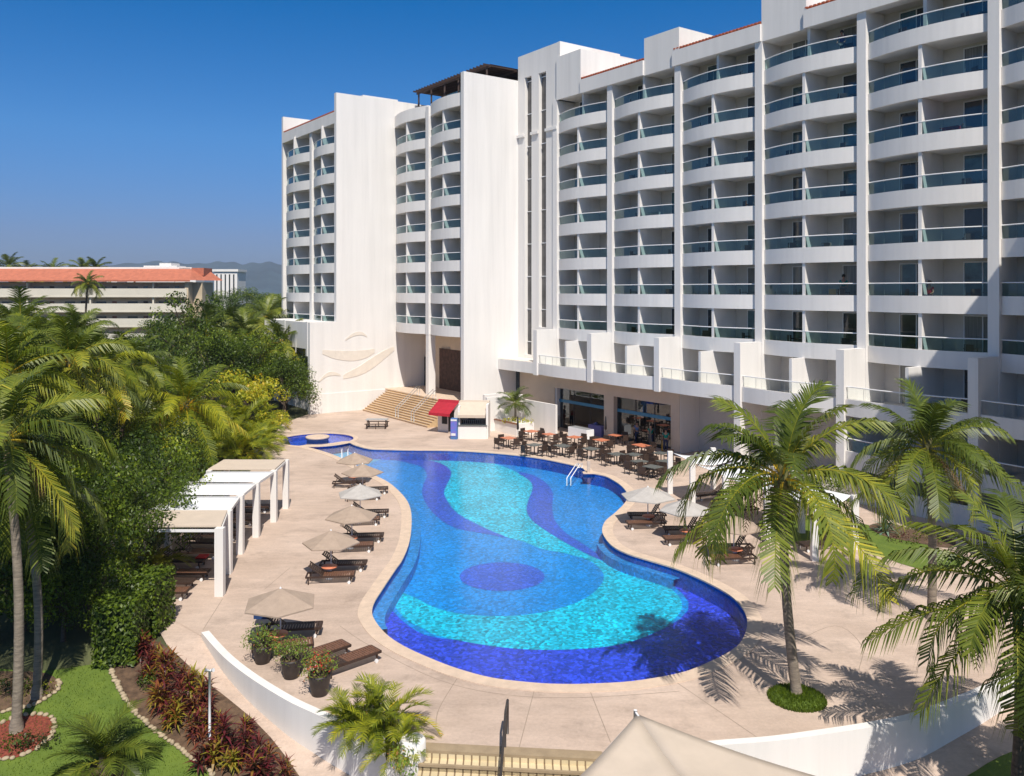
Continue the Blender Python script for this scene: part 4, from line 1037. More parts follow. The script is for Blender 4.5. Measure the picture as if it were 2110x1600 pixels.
for k in range(26):
    if 10 <= k <= 14: rg.uniform(0, 1); continue
    Y = rg.uniform(110, 135); px = -80 + k * 27; 
    tree(['dense', 'olive', 'dense'][k % 3], ((px - CX) / F * Y, Y, 0), k, rg.uniform(.95, 1.2), 'far tree in the belt of greenery below the apartment building', group='far trees below the apartment building', zs=rg.uniform(.85, 1.05))
for k in range(14):
    Y = 210 + 8 * (k % 3); px = -60 + k * 52
    tree('dense', ((px - CX) / F * Y, Y, 0), k * 2.0, 1.5, 'far tree crown on the skyline behind the apartment building', group='trees on the skyline', zs=1.35 + 0.1 * (k % 3))
# --- areca clumps and crotons
ap = {'areca': (fan_clump(71, 34, 2.6, 86, 20, 0.5, 0.06, 24, 0.12, 0.3, 0.45, 0.7, stems=1.0), 'areca'), 'golden': (fan_clump(72, 38, 2.3, 86, 10, 0.48, 0.075, 20, 0.12, 0.3, 0.55, 0.8, stems=0.9), 'areca')}
Aobj = {}
def areca(kind, loc, rz, s, label, group=None, cat='palm', name='areca_palm'):
    if kind not in Aobj:
        t = thing(name, (0, 0, 0), '', cat); m = MB(); r_ = random.Random(4)
        for k in range(12):
            a, b = r_.uniform(0, 6.28), r_.uniform(.1, .6); m.tube([(b * math.cos(a), b * math.sin(a), -.1), (b * 1.1 * math.cos(a), b * 1.1 * math.sin(a), 1.3)], .04, 6)
        m.build('stems', M['bark_heart'], t); ap[kind][0].build('leaves', M[ap[kind][1]], t, tint=True); Aobj[kind] = t; o = t
    else: o = copy_tree(Aobj[kind])
    o.location = loc; o.rotation_euler = (0, 0, rz); o.scale = (s,) * 3; tag(o, label, cat, group)
    return o
AR = [('areca', 395, 950, 1.25), ('golden', 440, 965, 1.15), ('areca', 480, 958, 1.1), ('golden', 512, 950, 1.1), ('areca', 365, 985, 1.1), ('golden', 470, 905, 1.35), ('areca', 420, 915, 1.3), ('golden', 525, 905, 1.3), ('areca', 375, 900, 1.3), ('areca', 330, 960, 1.3), ('areca', 300, 920, 1.2), ('golden', 540, 925, .85), ('areca', 345, 1020, .9), ('areca', 400, 1000, .8), ('areca', 250, 985, 1.2)]
for k, (kd, px, py, s) in enumerate(AR):
    areca(kd, at(px, py), k * 1.1, s, ('yellow green' if kd == 'golden' else 'mid green') + ' areca palm clump beyond the pergola, ' + ['behind the far white sail', 'right behind the far beige panel', 'just past the far pergola end', 'nearest the small blue pool in front', 'behind the middle sail', 'in the second row, golden top', 'in the second row at the middle', 'in the second row by the small pool', 'in the second row at the left', 'left of the sails', 'left of the sails, second row', 'at the very edge of the deck', 'tucked behind the near sail', 'low behind the sails', 'at the left end of the row'][k], group=None)
areca('areca', at(322, 1205) + V((-.6, .8, 0)), 2.0, .62, 'small fan palm leaning over the loungers by the clipped hedge')
for k, (px, py, s, z) in enumerate([(515, 900, 1.1, 1.4), (548, 908, .8, .6), (480, 888, 1.2, 1.8), (545, 880, 1.2, 1.4), (575, 885, .7, 0)]):
    cl = tree_clumps(50 + k, 16, 1.5, 1.5, 1.1, 1.2 + z, .45, .7)
    t = thing('croton_shrub', at(px, py), ['golden orange croton shrub at the front of the areca clumps', 'small golden croton beside the edge of the deck by the small pool', 'tall golden croton at the back of the areca clumps', 'yellow croton bush between the dense trees and the deck', 'low croton beside the white wall foot'][k], 'shrub')
    blob_cloud(60 + k, cl, 150, .13, .55).build('leaves', M['croton'], t, tint=True); m = MB(); m.tube([(0, 0, -.1), (0, 0, 1.2 + z)], [.09, .04], 6); m.build('stem', M['bark_dark'], t); t.scale = (s,) * 3
# planter areca in the foreground and its helpers
t = areca('golden', V((-3.55, 22.9, -0.1)), .5, .62, 'bright yellow green areca palm in the planter beside the tiled steps')
areca('golden', V((-4.35, 23.2, -0.1)), 2.5, .5, 'yellow green areca palm at the left of the planter by the steps')
areca('golden', V((-3.1, 22.3, -0.25)), 4.5, .42, 'small yellow green areca palm at the front of the planter by the steps')
def leafball(name, loc, clumps, m, n, size, tint, label, cat):
    o = blob_cloud(hash(label) % 1000 if False else len(label) * 7, clumps, n, size, tint).build(name, M[m], None, tint=True); o.location = loc; tag(o, label, cat); return o
leafball('flower_bush', V((-2.85, 21.6, -0.1)), [(0, 0, .25, .38), (.15, -.2, .05, .3)], 'flower', 900, .05, .5, 'small orange red flowering bush at the rounded end of the planter', 'bush')
M['flower_o'] = M['flower']
# clipped hedge
hx0 = atlow(218, 1345); 
def hedge_box(seed, x0, x1, y0, y1, z0, z1, n, size, tint, rnd_=0.1):
    rng = random.Random(seed); mb = MB(); mb.tint = 0.02
    mb.box(x0 + .12, x1 - .12, y0 + .12, y1 - .12, z0, z1 - .12)
    faces = [((x1 - x0) * (z1 - z0), 0), ((x1 - x0) * (z1 - z0), 1), ((y1 - y0) * (z1 - z0), 2), ((y1 - y0) * (z1 - z0), 3), ((x1 - x0) * (y1 - y0), 4)]
    for A, f in faces:
        for k in range(int(A * n)):
            a, b = rng.random(), rng.random(); j = rng.uniform(-.13, .08)
            q = [V((x0 + (x1 - x0) * a, y0 - j, z0 + (z1 - z0) * b)), V((x0 + (x1 - x0) * a, y1 + j, z0 + (z1 - z0) * b)), V((x0 - j, y0 + (y1 - y0) * a, z0 + (z1 - z0) * b)), V((x1 + j, y0 + (y1 - y0) * a, z0 + (z1 - z0) * b)), V((x0 + (x1 - x0) * a, y0 + (y1 - y0) * b, z1 + j))][f]
            nn = [V((0, -1, .3)), V((0, 1, .3)), V((-1, 0, .3)), V((1, 0, .3)), V((0, 0, 1))][f]
            nn = (nn + V((rng.uniform(-.8, .8), rng.uniform(-.8, .8), rng.uniform(-.6, .8)))).normalized()
            e1 = nn.orthogonal().normalized(); e2 = nn.cross(e1); th = rng.uniform(0, 6.28); e1, e2 = e1 * math.cos(th) + e2 * math.sin(th), e2 * math.cos(th) - e1 * math.sin(th)
            s = size * rng.uniform(.6, 1.3); mb.tint = max(0, min(1, tint + rng.uniform(-.25, .25)))
            mb.face(mb.p(q - e1 * s), mb.p(q + e2 * s * .5), mb.p(q + e1 * s), mb.p(q - e2 * s * .5))
    return mb
o = hedge_box(8, -.66, .66, -.7, .7, 0, 2.0, 280, .075, .5).build('clipped_hedge', M['leaf'], None, tint=True); o.location = (-13.1, 28.3, zlow(28.3)); o.rotation_euler = (0, 0, .1)
tag(o, 'tall clipped box hedge with a flat top between the lawn and the nearest loungers', 'hedge')
o = hedge_box(9, -.62, .62, -.8, .8, 0, 1.95, 260, .075, .52).build('clipped_hedge', M['leaf'], None, tint=True); o.location = (-13.0, 30.2, 0); tag(o, 'clipped hedge block just behind the tall box hedge, beside the loungers', 'hedge')
# cordylines
def rosette(seed, stems, n, L, w, tint, el=(75, -15)):
    rng = random.Random(seed); mb = MB()
    for s in range(stems):
        a0 = rng.uniform(0, 6.28); r0 = rng.uniform(0, .28) if stems > 1 else 0; H = rng.uniform(.25, .95) if stems > 1 else .1
        bx, by = r0 * math.cos(a0), r0 * math.sin(a0); ct = tint + rng.uniform(-.2, .25)
        for k in range(n):
            t = k / n; az = k * 2.4 + rng.uniform(-.2, .2); e = R(el[0] + (el[1] - el[0]) * t) + rng.uniform(-.15, .15)
            h = V((math.cos(az), math.sin(az), 0)); sd = V((-h.y, h.x, 0)); b0 = V((bx, by, H * (1 - .45 * t)))
            l = L * rng.uniform(.7, 1.1); d1 = h * math.cos(e) + V((0, 0, math.sin(e))); d2 = (h * math.cos(e - .7) + V((0, 0, math.sin(e - .7))))
            m = b0 + d1 * l * .5; e_ = m + d2 * l * .5; ww = w * rng.uniform(.7, 1.2); mb.tint = max(0, min(1, ct + rng.uniform(-.25, .25)))
            i = [mb.p(b0 - sd * ww * .3), mb.p(b0 + sd * ww * .3), mb.p(m + sd * ww), mb.p(m - sd * ww), mb.p(e_)]
            mb.face(i[0], i[1], i[2], i[3]); mb.face(i[3], i[2], i[4])
    return mb
cp = []
for s in range(4):
    t = thing('cordyline_plant', (0, 0, 0), '', 'plant'); rosette(80 + s, 5, 26, .5, .035, [.5, .62, .75, .55][s]).build('leaves', M['cordyline'], t, tint=True)
    m = MB(); m.tube([(0, 0, -.1), (.02, 0, .7)], .03, 6); m.build('stem', M['bark_dark'], t); cp.append(t)
cu = {}
CO = [(292, 1362), (318, 1378), (346, 1400), (300, 1405), (372, 1418), (338, 1440), (398, 1440), (362, 1466), (395, 1480), (425, 1462), (352, 1505), (430, 1500), (455, 1520), (400, 1530), (440, 1560), (470, 1550), (512, 1530), (505, 1570), (480, 1592), (545, 1592), (530, 1625), (585, 1625), (335, 1470), (420, 1590)]
for k, (px, py) in enumerate(CO):
    pr = cp[k % 4]; o = copy_tree(pr) if cu.get(k % 4) else pr; cu[k % 4] = True
    o.location = atlow(px, py); o.rotation_euler = (0, 0, k * 1.3); o.scale = (random.Random(k).uniform(.65, 1.0),) * 3
    o['label'] = 'red and green leaved cordyline in the bed between the lawn and the walkway'; o['group'] = 'cordylines in the bed beside the walkway'; o['category'] = 'plant'
cl = [(0, 0, .3, .3), (.2, .1, .45, .3), (-.2, .15, .3, .25)]
leafball('green_shrub', atlow(305, 1425), cl, 'leaf', 900, .05, .5, 'small dark green shrub on the lawn side of the red cordylines', 'shrub')
for k, (px, py, lab) in enumerate([(40, 1545, 'low dark green bush around the foot of the pale palm trunk'), (75, 1540, 'low purple green bush at the right foot of the pale palm trunk'), (20, 1425, 'dark low planting in the bed behind the palm trunks'), (70, 1430, 'leafy low plant between the two palm trunks')]):
    leafball('low_bush', atlow(px, py), [(0, 0, .2, .35), (.35, .05, .18, .3), (-.35, .1, .2, .3)], ['leaf', 'cordyline', 'leaf', 'leaf_olive'][k], 700, .05, [.3, .05, .25, .4][k], lab, 'bush')
# small palm in the lawn and agave, kiosk palm
t = thing('young_palm', atlow(212, 1590), 'young dark green palm with drooping fronds in the lawn, at the bottom of the photo', 'palm tree')
fan_clump(91, 22, 1.75, 84, 8, .5, .04, 30, .25, .2, .18, .05, (55, 85), stems=.4, start=.2).build('crown', M['palm'], t, tint=True); m = MB(); m.tube([(0, 0, -.1), (0, 0, .55)], [.12, .09], 8); m.build('trunk', M['bark_dark'], t)
mb = MB(); 
C1 = atlow(215, 1592); br = [C1 + V((.62 * math.cos(k * math.pi / 8), .5 * math.sin(k * math.pi / 8), 0)) for k in range(16)]
struct('planting_bed', gridsheet(br, lambda y: zlow(y) + .024), M['soil'])
t = thing('agave', at(1825, 1098), 'blue green spiky agave in the bed before the low patio wall', 'plant'); rosette(95, 1, 34, 1.15, .05, .5, (82, 5)).build('leaves', M['agave'], t, tint=True)
for k, (px, py) in enumerate([(1860, 1108), (1895, 1112), (1935, 1120), (1880, 1122), (1845, 1118)]):
    leafball('ground_plant', at(px, py), [(0, 0, .15, .34)], ['cordyline', 'leaf_olive', 'leaf', 'leaf_olive', 'cordyline'][k], 500, .06, .3, ['reddish low plant right of the agave', 'olive low plant in the patio bed, second from the agave', 'green low plant at the far end of the patio bed', 'olive low plant at the front of the patio bed', 'reddish low plant in front of the agave'][k], 'plant')
for k, (px, py) in enumerate([(1620, 1075), (1660, 1060), (1700, 1068)]):
    tree('round', at(px, py), k, .45, ['small golden green shrub behind the right pergola', 'leafy shrub between the right pergola posts and the lawn', 'small shrub on the grass beside the right pergola'][k], cat='shrub')
# palm and greenery on the kiosk planter
t = thing('fan_palm', B(58.3, -42.2, .9), 'small green palm growing from the white planter beside the bar kiosk', 'palm tree')
fan_clump(96, 22, 1.9, 85, -5, .55, .08, 16, .3, .1, .3, .05, (60, 90), stems=.1, start=.3).build('crown', M['palm'], t, tint=True).location = (0, 0, 1.3); m = MB(); m.tube([(0, 0, -.3), (.05, 0, .7), (0, 0, 1.4)], [.12, .09, .07], 8); m.build('trunk', M['bark'], t)
leafball('planter_greenery', B(57.6, -41.6, 1.05), [(0, 0, .1, .45), (.7, -.2, .05, .4), (-.6, .1, .05, .4), (1.3, -.4, 0, .35)], 'leaf_olive', 260, .1, .9, 'yellow green plants spilling over the white planter by the kiosk', 'plant')
# edging stones
m = MB(); r_ = random.Random(2)
m.lathe([(0, -.04), (.11, -.03), (.135, .03), (.10, .085), (.03, .11), (0, .11)], 0, 0, 8, cap=False); st0 = m.build('edging_stone', M['stone'])
tag(st0, 'rounded pale stone in the row edging the lawn beds', 'stone', 'edging stones around the lawn beds')
def stones(pts, step=.165):
    global st_used
    d = 0; out = []
    for k in range(len(pts) - 1):
        a, b = pts[k], pts[k + 1]; L = math.hypot(b[0] - a[0], b[1] - a[1]); 
        while d < L: out.append((a[0] + (b[0] - a[0]) * d / L, a[1] + (b[1] - a[1]) * d / L)); d += step
        d -= L
    return out
sp = stones(smooth([atlow(x, y) for x, y in [(228, 1378), (236, 1400), (262, 1450), (310, 1500), (370, 1545), (440, 1600)]], 4, False)) + stones([(q.x, q.y) for q in bedr + bedr[:1]], .2) + stones(smooth([atlow(x, y) for x, y in [(120, 1405), (118, 1425), (70, 1455), (0, 1470)]], 4, False))
for k, (x, y) in enumerate(sp):
    o = st0 if k == 0 else st0.copy()
    if k: COL.objects.link(o)
    o.location = (x + r_.uniform(-.03, .03), y + r_.uniform(-.03, .03), zlow(y) + .03); o.rotation_euler = (0, 0, r_.uniform(0, 6)); o.scale = (r_.uniform(.5, .9), r_.uniform(.45, .75), r_.uniform(.5, .9))
# grass blades near the viewer
rng = random.Random(31); mb = MB(); k = 0
while k < 26000:
    x, y = rng.uniform(-20, -8.2), rng.uniform(20, 29); k += 1
    if not inpoly(x, y, lawn): continue
    z = zlow(y); a = rng.uniform(0, 3.14); h = rng.uniform(.03, .075); dx, dy = .014 * math.cos(a), .014 * math.sin(a); mb.tint = rng.uniform(.3, .75)
    mb.face(mb.p((x - dx, y - dy, z)), mb.p((x + dx, y + dy, z)), mb.p((x + rng.uniform(-.03, .03), y + rng.uniform(-.03, .03), z + h)))
k = 0
while k < 5000:
    a, r0 = rng.uniform(0, 6.28), .84 * math.sqrt(rng.random()); k += 1; z = .18 * (1 - (r0 / .85) ** 2); x, y = PB.x + r0 * math.cos(a), PB.y + r0 * math.sin(a)
    b = rng.uniform(0, 3.14); dx, dy = .015 * math.cos(b), .015 * math.sin(b); mb.tint = rng.uniform(.3, .7)
    mb.face(mb.p((x - dx, y - dy, z)), mb.p((x + dx, y + dy, z)), mb.p((x + rng.uniform(-.04, .04), y + rng.uniform(-.04, .04), z + rng.uniform(.05, .13))))
o = mb.build('grass', M['leaf'], None, tint=True); o['kind'] = 'stuff'
# ================================================================= FURNITURE AND SMALL THINGS
USED = {}
def proto(name, cat): 
    t = thing(name, (0, 0, 0), '', cat); return t
# lounger: feet towards +x
def make_lounger(up=35, seatmat='wicker_tan', name='sun_lounger'):
    t = proto(name, 'lounger')
    m = MB(); 
    for y in (-.3, .3): m.bar((-.95, y, .3), (1.0, y, .3), .05, .07)
    m.bar((1.0, -.3, .3), (1.0, .3, .3), .05, .07); m.bar((-.95, -.3, .3), (-.95, .3, .3), .05, .07); m.build('frame', M['wood_dark'], t)
    m = MB()
    for k in range(13): m.box(-.25 + k * .096, -.25 + k * .096 + .075, -.28, .28, .325, .345)
    m.build('seat', M[seatmat], t)
    m = MB(); a = R(up)
    for k in range(8):
        l0, l1 = .01 + k * .09, .075 + k * .09
        m.bar((-.27 - l0 * math.cos(a), 0, .34 + l0 * math.sin(a)), (-.27 - l1 * math.cos(a), 0, .34 + l1 * math.sin(a)), .56, .022)
    for y in (-.29, .29): m.bar((-.27, y, .33), (-.27 - .74 * math.cos(a), y, .33 + .74 * math.sin(a)), .035, .04)
    if up > 8: m.bar((-.27 - .5 * math.cos(a), .2, .33 + .5 * math.sin(a)), (-.75, .2, .3), .025); m.bar((-.27 - .5 * math.cos(a), -.2, .33 + .5 * math.sin(a)), (-.75, -.2, .3), .025)
    m.build('backrest', M['wicker'], t)
    for x in (-.85, .85):
        for y in (-.28, .28): m = MB(); m.bar((x, y, 0), (x, y, .28), .05); m.build('leg', M['wood_dark'], t)
    for y in (-.33, .33): m = MB(); m.tube([(.8, y - .02, .065), (.8, y + .02, .065)], .065, 12); m.build('wheel', M['white_metal'], t)
    return t
LG = [make_lounger(38), make_lounger(38, 'wicker'), make_lounger(6), make_lounger(60, 'wicker')]
def lounger(kind, x, y, rz, label, group=None, z=0):
    pr = LG[kind]; o = copy_tree(pr) if USED.get(('L', kind)) else pr; USED[('L', kind)] = True
    o.location = (x, y, z); o.rotation_euler = (0, 0, rz); o['label'] = label
    if group: o['group'] = group
    return o
def make_umbrella(matn):
    t = proto('pool_umbrella', 'umbrella')
    m = MB(); n = 6; rim = 1.28
    top = m.p((0, 0, 1.93)); ring, ring2, ring3 = [], [], []
    for k in range(n):
        a = 2 * math.pi * (k + .5) / n; ring.append(m.p((rim * math.cos(a), rim * math.sin(a), 1.42))); ring2.append(m.p((rim * .52 * math.cos(a), rim * .52 * math.sin(a), 1.665))); ring3.append(m.p((rim * math.cos(a), rim * math.sin(a), 1.37)))
    for k in range(n):
        j = (k + 1) % n; m.face(ring2[k], ring2[j], top); m.face(ring[k], ring[j], ring2[j], ring2[k]); m.face(ring3[k], ring3[j], ring[j], ring[k])
    m.build('canopy', M[matn], t)
    m = MB(); m.tube([(0, 0, .1), (0, 0, 1.88)], .025, 8); m.lathe([(.035, 1.88), (.04, 1.93), (.0, 1.98)], 0, 0, 8); m.build('pole', M['white_metal'], t)
    m = MB()
    for k in range(n): a = 2 * math.pi * (k + .5) / n; m.bar((0, 0, 1.84), (rim * .98 * math.cos(a), rim * .98 * math.sin(a), 1.39), .018)
    m.build('ribs', M['white_metal'], t)
    return t
def make_sidetable():
    t = proto('side_table', 'table')
    m = MB(); m.lathe([(.33, .48), (.34, .50), (.33, .52), (.0, .52)], 0, 0, 20); m.build('table_top', M['orange_top'], t)
    m = MB(); m.lathe([(.17, .0), (.16, .05), (.09, .1), (.09, .48)], 0, 0, 14); m.build('pedestal', M['white_metal'], t)
    return t
UM = {'canvas_tan': make_umbrella('canvas_tan'), 'canvas_grey': make_umbrella('canvas_grey')}; ST = make_sidetable()
def umb(px, ptop, matn, label, rz=0.2, D=1.0, side=None, sidel=None):
    Y = (EYE - 1.93) * F / (ptop - HY); X = (px - CX) / F * Y
    pr = UM[matn]; o = copy_tree(pr) if USED.get(matn) else pr; USED[matn] = True
    o.location = (X, Y, 0); o.rotation_euler = (0, 0, rz); o.scale = (D, D, 1); o['label'] = label
    if side:
        s = copy_tree(ST) if USED.get('ST') else ST; USED['ST'] = True
        s.location = (X, Y - .32, 0); s['label'] = side; s['group'] = 'round orange side tables around the umbrella poles'
    return V((X, Y, 0))
names = ['nearest tan umbrella above the flower pots', 'tan umbrella second from the flower pots', 'tan umbrella third from the flower pots', 'pale grey umbrella amid the left row', 'tan umbrella second from the far end', 'tan umbrella at the far end']
lay = [(578, 1212, 'canvas_tan', 1.0), (682, 1093, 'canvas_tan', .94), (725, 1042, 'canvas_tan', .98), (742, 998, 'canvas_grey', .95), (747, 956, 'canvas_tan', .95), (731, 933, 'canvas_tan', .92)]
for k, (px, py, mt, D) in enumerate(lay):
    q = umb(px, py, mt, names[k][0].upper() * 0 + names[k], .2 + k * .37, D, 'round orange side table under the ' + names[k])
    if k == 5: offs = [(-.2, -.95, 1, -.1)]
    elif k == 0: offs = [(.25, -.72, 0, .28), (.2, .8, 1, .12)]
    else: offs = [(.12, -.72, 0, .06), (.35, .8, 1, .0)]
    for j, (dx, dy, kd, rz) in enumerate(offs):
        lounger(kd, q.x + dx, q.y + dy, rz + .04 * k, 'lounger on the ' + ['near', 'far'][j] + ' side of the ' + names[k], 'loungers along the left side of the pool')
q = at(652, 1362); lounger(2, q.x + .1, q.y, .75, 'brown flat lounger angled behind the middle flower pot', 'loungers behind the flower pots')
q = at(700, 1378); lounger(2, q.x + .3, q.y + .1, .75, 'brown flat lounger closest to the areca planter', 'loungers behind the flower pots')
m = MB(); q = V((-8.95, 30.25, 0))
for (a, b) in (((0, 0, .78), (.26, -.05, .62)),): pass
m.box(-.3, .3, -.03, .0, .3, .86); m.box(-.3, .3, 0, .22, .84, .87); m.box(-.3, .3, .2, .23, .45, .86); o = m.build('beach_towel', M['cushion_blue']); o.location = (q.x, q.y, 0); tag(o, 'dark blue towel folded over a raised lounger back under the nearest umbrella', 'towel')
# right side umbrellas
rn = ['pale grey umbrella by the pool bend', 'umbrella hidden by hanging palm fronds', 'umbrella nearest the tall palm']
for k, (px, py, mt, D) in enumerate([(1335, 1003, 'canvas_grey', 1.12), (1412, 1029, 'canvas_grey', 1.0), (1512, 1062, 'canvas_tan', 1.0)]):
    q = umb(px, py, mt, rn[k], .1 + k * .5, D, 'round orange side table under the ' + rn[k])
    for j, (dx, dy, kd, rz) in enumerate([(-.2, -.75, 0, math.pi + .1), (0.1, .8, 3, math.pi)]):
        lounger(kd, q.x + dx, q.y + dy, rz, 'lounger on the ' + ['near', 'far'][j] + ' side of the ' + rn[k], 'loungers on the right side of the pool')
# ---------------------------------------------------------------- pergolas
def sail(a, b, c, d, sag, name, m_, parent, n=8):
    m = MB(); a, b, c, d = map(V, (a, b, c, d)); g = []
    for i in range(n + 1):
        row = []
        for j in range(n + 1):
            u, v_ = i / n, j / n
            q = a * (1 - u) * (1 - v_) + b * u * (1 - v_) + c * u * v_ + d * (1 - u) * v_
            q.z -= sag * 4 * v_ * (1 - v_); row.append(m.p(q))
        g.append(row)
    for i in range(n):
        for j in range(n): m.face(g[i][j], g[i + 1][j], g[i + 1][j + 1], g[i][j + 1], sm=True)
    o = m.build(name, M[m_], parent)
    md = o.modifiers.new('thick', 'SOLIDIFY'); md.thickness = 0.02
    return o
pt = thing('shade_pergola', (-13.5, 40, 0), 'long white pergola with white sails and beige panels over the loungers on the left', 'pergola')
O = V(pt.location); PX = [-11.55, -12.1, -12.45, -12.5, -12.4, -12.5]; PY = [33.4, 36.0, 38.7, 41.3, 44.0, 46.7]; H = 2.68
for k in range(6):
    w_ = .34 if k == 0 else .3
    m = MB(); m.box(PX[k] - w_ / 2 - O.x, PX[k] + w_ / 2 - O.x, PY[k] - .15 - O.y, PY[k] + .15 - O.y, 0, H); m.build('post', M['plaster'], pt)
    m = MB(); m.box(-15.9 - O.x, -15.65 - O.x, PY[k] - .12 - O.y, PY[k] + .12 - O.y, 0, H); m.build('post', M['plaster'], pt)
for k in range(5):
    bz = H - .02
    if k in (0, 4):
        m = MB(); xx = [(-15.9, PY[k] + .12), (PX[k], PY[k] + .12), (PX[k + 1], PY[k + 1] - .1), (-15.9, PY[k + 1] - .1)]
        m.prism([V((x - O.x, y - O.y, 0)) for x, y in xx], bz, bz + .06); m.build('roof_panel', M['canvas_beige'], pt)
    else: sail((-15.8 - O.x, PY[k] + .15 - O.y, bz), (PX[k] - O.x, PY[k] + .15 - O.y, bz), (PX[k + 1] - O.x, PY[k + 1] - .25 - O.y, bz), (-15.8 - O.x, PY[k + 1] - .25 - O.y, bz), .16, 'sail', 'canvas_white', pt)
    m = MB(); m.bar((PX[k] - O.x, PY[k] + .16 - O.y, H - .1), (PX[k + 1] - O.x, PY[k + 1] - .16 - O.y, H - .1), .08, .12); m.build('beam', M['plaster'], pt)
for k in range(6): m = MB(); m.bar((-15.6 - O.x, PY[k] - O.y, H - .12), (PX[k] - .18 - O.x, PY[k] - O.y, H - .12), .06, .1); m.build('beam', M['white_metal'], pt)
ly = [33.1, 34.2, 35.3, 36.9, 38.1, 39.6, 40.8, 42.2, 43.4, 45.0, 46.0]
ordn = ['nearest', 'second', 'third', 'fourth', 'fifth', 'sixth', 'seventh', 'eighth', 'ninth', 'tenth', 'farthest']
for k, y in enumerate(ly):
    x = -14.2 if k > 2 else -13.7
    lounger([0, 3, 0, 1][k % 4], x - .2 * (k % 2), y, .05 * (-1) ** k, 'brown lounger under the long pergola, ' + ordn[k] + (' in the row' if k else ' to the clipped hedge'), 'loungers under the long pergola')
m = MB(); m.box(-.22, .22, -.25, .25, .0, .05); o = m.build('cushion', M['c_red']); o.location = (-13.6, 37.1, .35); tag(o, 'small red towel lying on a lounger under the near pergola bay', 'towel')
# right pergola
rp = thing('shade_pergola', (11.5, 43.5, 0), 'white pergola with white sails half hidden by the tall palm on the right', 'pergola')
O = V(rp.location); A = [(9.38, 50.1), (10.0, 46.8), (10.95, 43.3), (12.2, 40.4), (13.5, 37.7)]; Bk = [(12.2, 51.2), (12.9, 48.2), (13.6, 45.0), (14.4, 42.0), (16.0, 39.4)]
H = 2.5
for (x, y) in A + Bk: m = MB(); m.box(x - .14 - O.x, x + .14 - O.x, y - .14 - O.y, y + .14 - O.y, 0, H); m.build('post', M['plaster'], rp)
for k in range(4):
    a, b, c, d = A[k], Bk[k], Bk[k + 1], A[k + 1]; z = H - .05
    sail((a[0] + .15 - O.x, a[1] - .2 - O.y, z), (d[0] + .15 - O.x, d[1] + .2 - O.y, z), (c[0] - .1 - O.x, c[1] + .2 - O.y, z), (b[0] - .1 - O.x, b[1] - .2 - O.y, z), .25, 'sail', 'canvas_white', rp)
for k, (x, y) in enumerate([(11.5, 48.8), (12.3, 45.4), (13.2, 42.4), (14.3, 39.4)]):
    lounger(1, x, y, math.pi + .3, 'dark lounger under the right white pergola, ' + ['farthest bay', 'second bay from the far end', 'third bay from the far end', 'nearest bay'][k], 'loungers under the right pergola')
# ---------------------------------------------------------------- pots
def make_pot():
    t = proto('flower_pot', 'flower pot')
    m = MB(); m.lathe([(.21, 0), (.24, .02), (.33, .5), (.345, .56), (.35, .62), (.31, .62), (.29, .54)], 0, 0, 24, cap=False); m.lathe([(.0, .001), (.21, .0)], 0, 0, 24, cap=False); m.build('pot', M['pot'], t)
    m = MB(); m.lathe([(.3, .53), (.0, .55)], 0, 0, 20, cap=False); m.build('soil', M['soil'], t)
    return t
pp = make_pot()
for k, (px, py, lab) in enumerate([(535, 1374, 'farthest dark round pot of red flowering bush behind the curved wall'), (595, 1405, 'middle dark round pot of red flowering bush behind the curved wall'), (654, 1441, 'nearest dark round pot of red flowering bush behind the curved wall')]):
    q = at(px, py) + V((0, .3, 0)); o = copy_tree(pp); o.location = q; o['label'] = lab; o['group'] = 'flower pots behind the curved wall'; o.scale = (.92 + .04 * k,) * 3
    r_ = random.Random(k + 5)
    cl = [(r_.uniform(-.45, .5), r_.uniform(-.35, .35), r_.uniform(.7, 1.15), r_.uniform(.16, .33)) for _ in range(17)]
    blob_cloud(300 + k, cl, 900, .04, .52, zsq=1).build('bush', M['flower'], o, tint=True)
    m = MB()
    for c in cl: m.tube([(0, 0, .5), (c[0] * .6, c[1] * .6, c[2] - .15), (c[0], c[1], c[2])], [.02, .012, .006], 5)
    m.build('stems', M['bark_dark'], o)
for ch in list(pp.children): bpy.data.objects.remove(ch)
bpy.data.objects.remove(pp)
o = blob_cloud(310, [(0, 0, .25, .25), (.4, .1, .3, .25), (.75, .2, .25, .2)], 900, .04, .55).build('flower_bush', M['flower'], None, tint=True); o.location = at(585, 1378) + V((-.2, .4, 0)); tag(o, 'low red flowering plants on the deck between the two farthest pots', 'bush')
# ---------------------------------------------------------------- lamp post, shower, rails
q = atlow(432, 1560); t = thing('lamp_post', q, 'slim white lamp post with twin spotlights in the bed of red cordylines', 'lamp post')
m = MB(); m.tube([(0, 0, -.05), (0, 0, 2.42)], .035, 10); m.build('pole', M['white_metal'], t)
for s in (-1, 1): m = MB(); m.tube([(.03 * s, 0, 2.42), (.12 * s, -.04, 2.45)], [.03, .055], 10); m.bar((0, 0, 2.4), (.08 * s, 0, 2.42), .03); m.build('spotlight', M['grey_metal' if s < 0 else 'white_metal'], t)
q = at(1213, 976); t = thing('pool_shower', q, 'slim pale shower post on the small step at the far right pool edge', 'shower')
m = MB(); m.box(-.1, .1, -.1, .1, 0, .85); m.box(-.02, .02, -.02, .02, .85, 1.2); m.build('post', M['coping'], t); m = MB(); m.box(-.38, .42, -.3, .32, .02, .06); m.build('base_plate', M['coping'], t)
q = at(1192, 965); t = thing('pool_handrail', q, 'white steel handrail slanting into the water at the far right of the pool', 'handrail')
e = at(1168, 985) - q; m = MB(); 
for dx in (0, .25): m.tube([(dx, .1, 0), (dx, .05, .32), (e.x * .25 + dx, e.y * .25, .38), (e.x + dx, e.y, -.02), (e.x + dx, e.y - .03, -.5)], .03, 8)
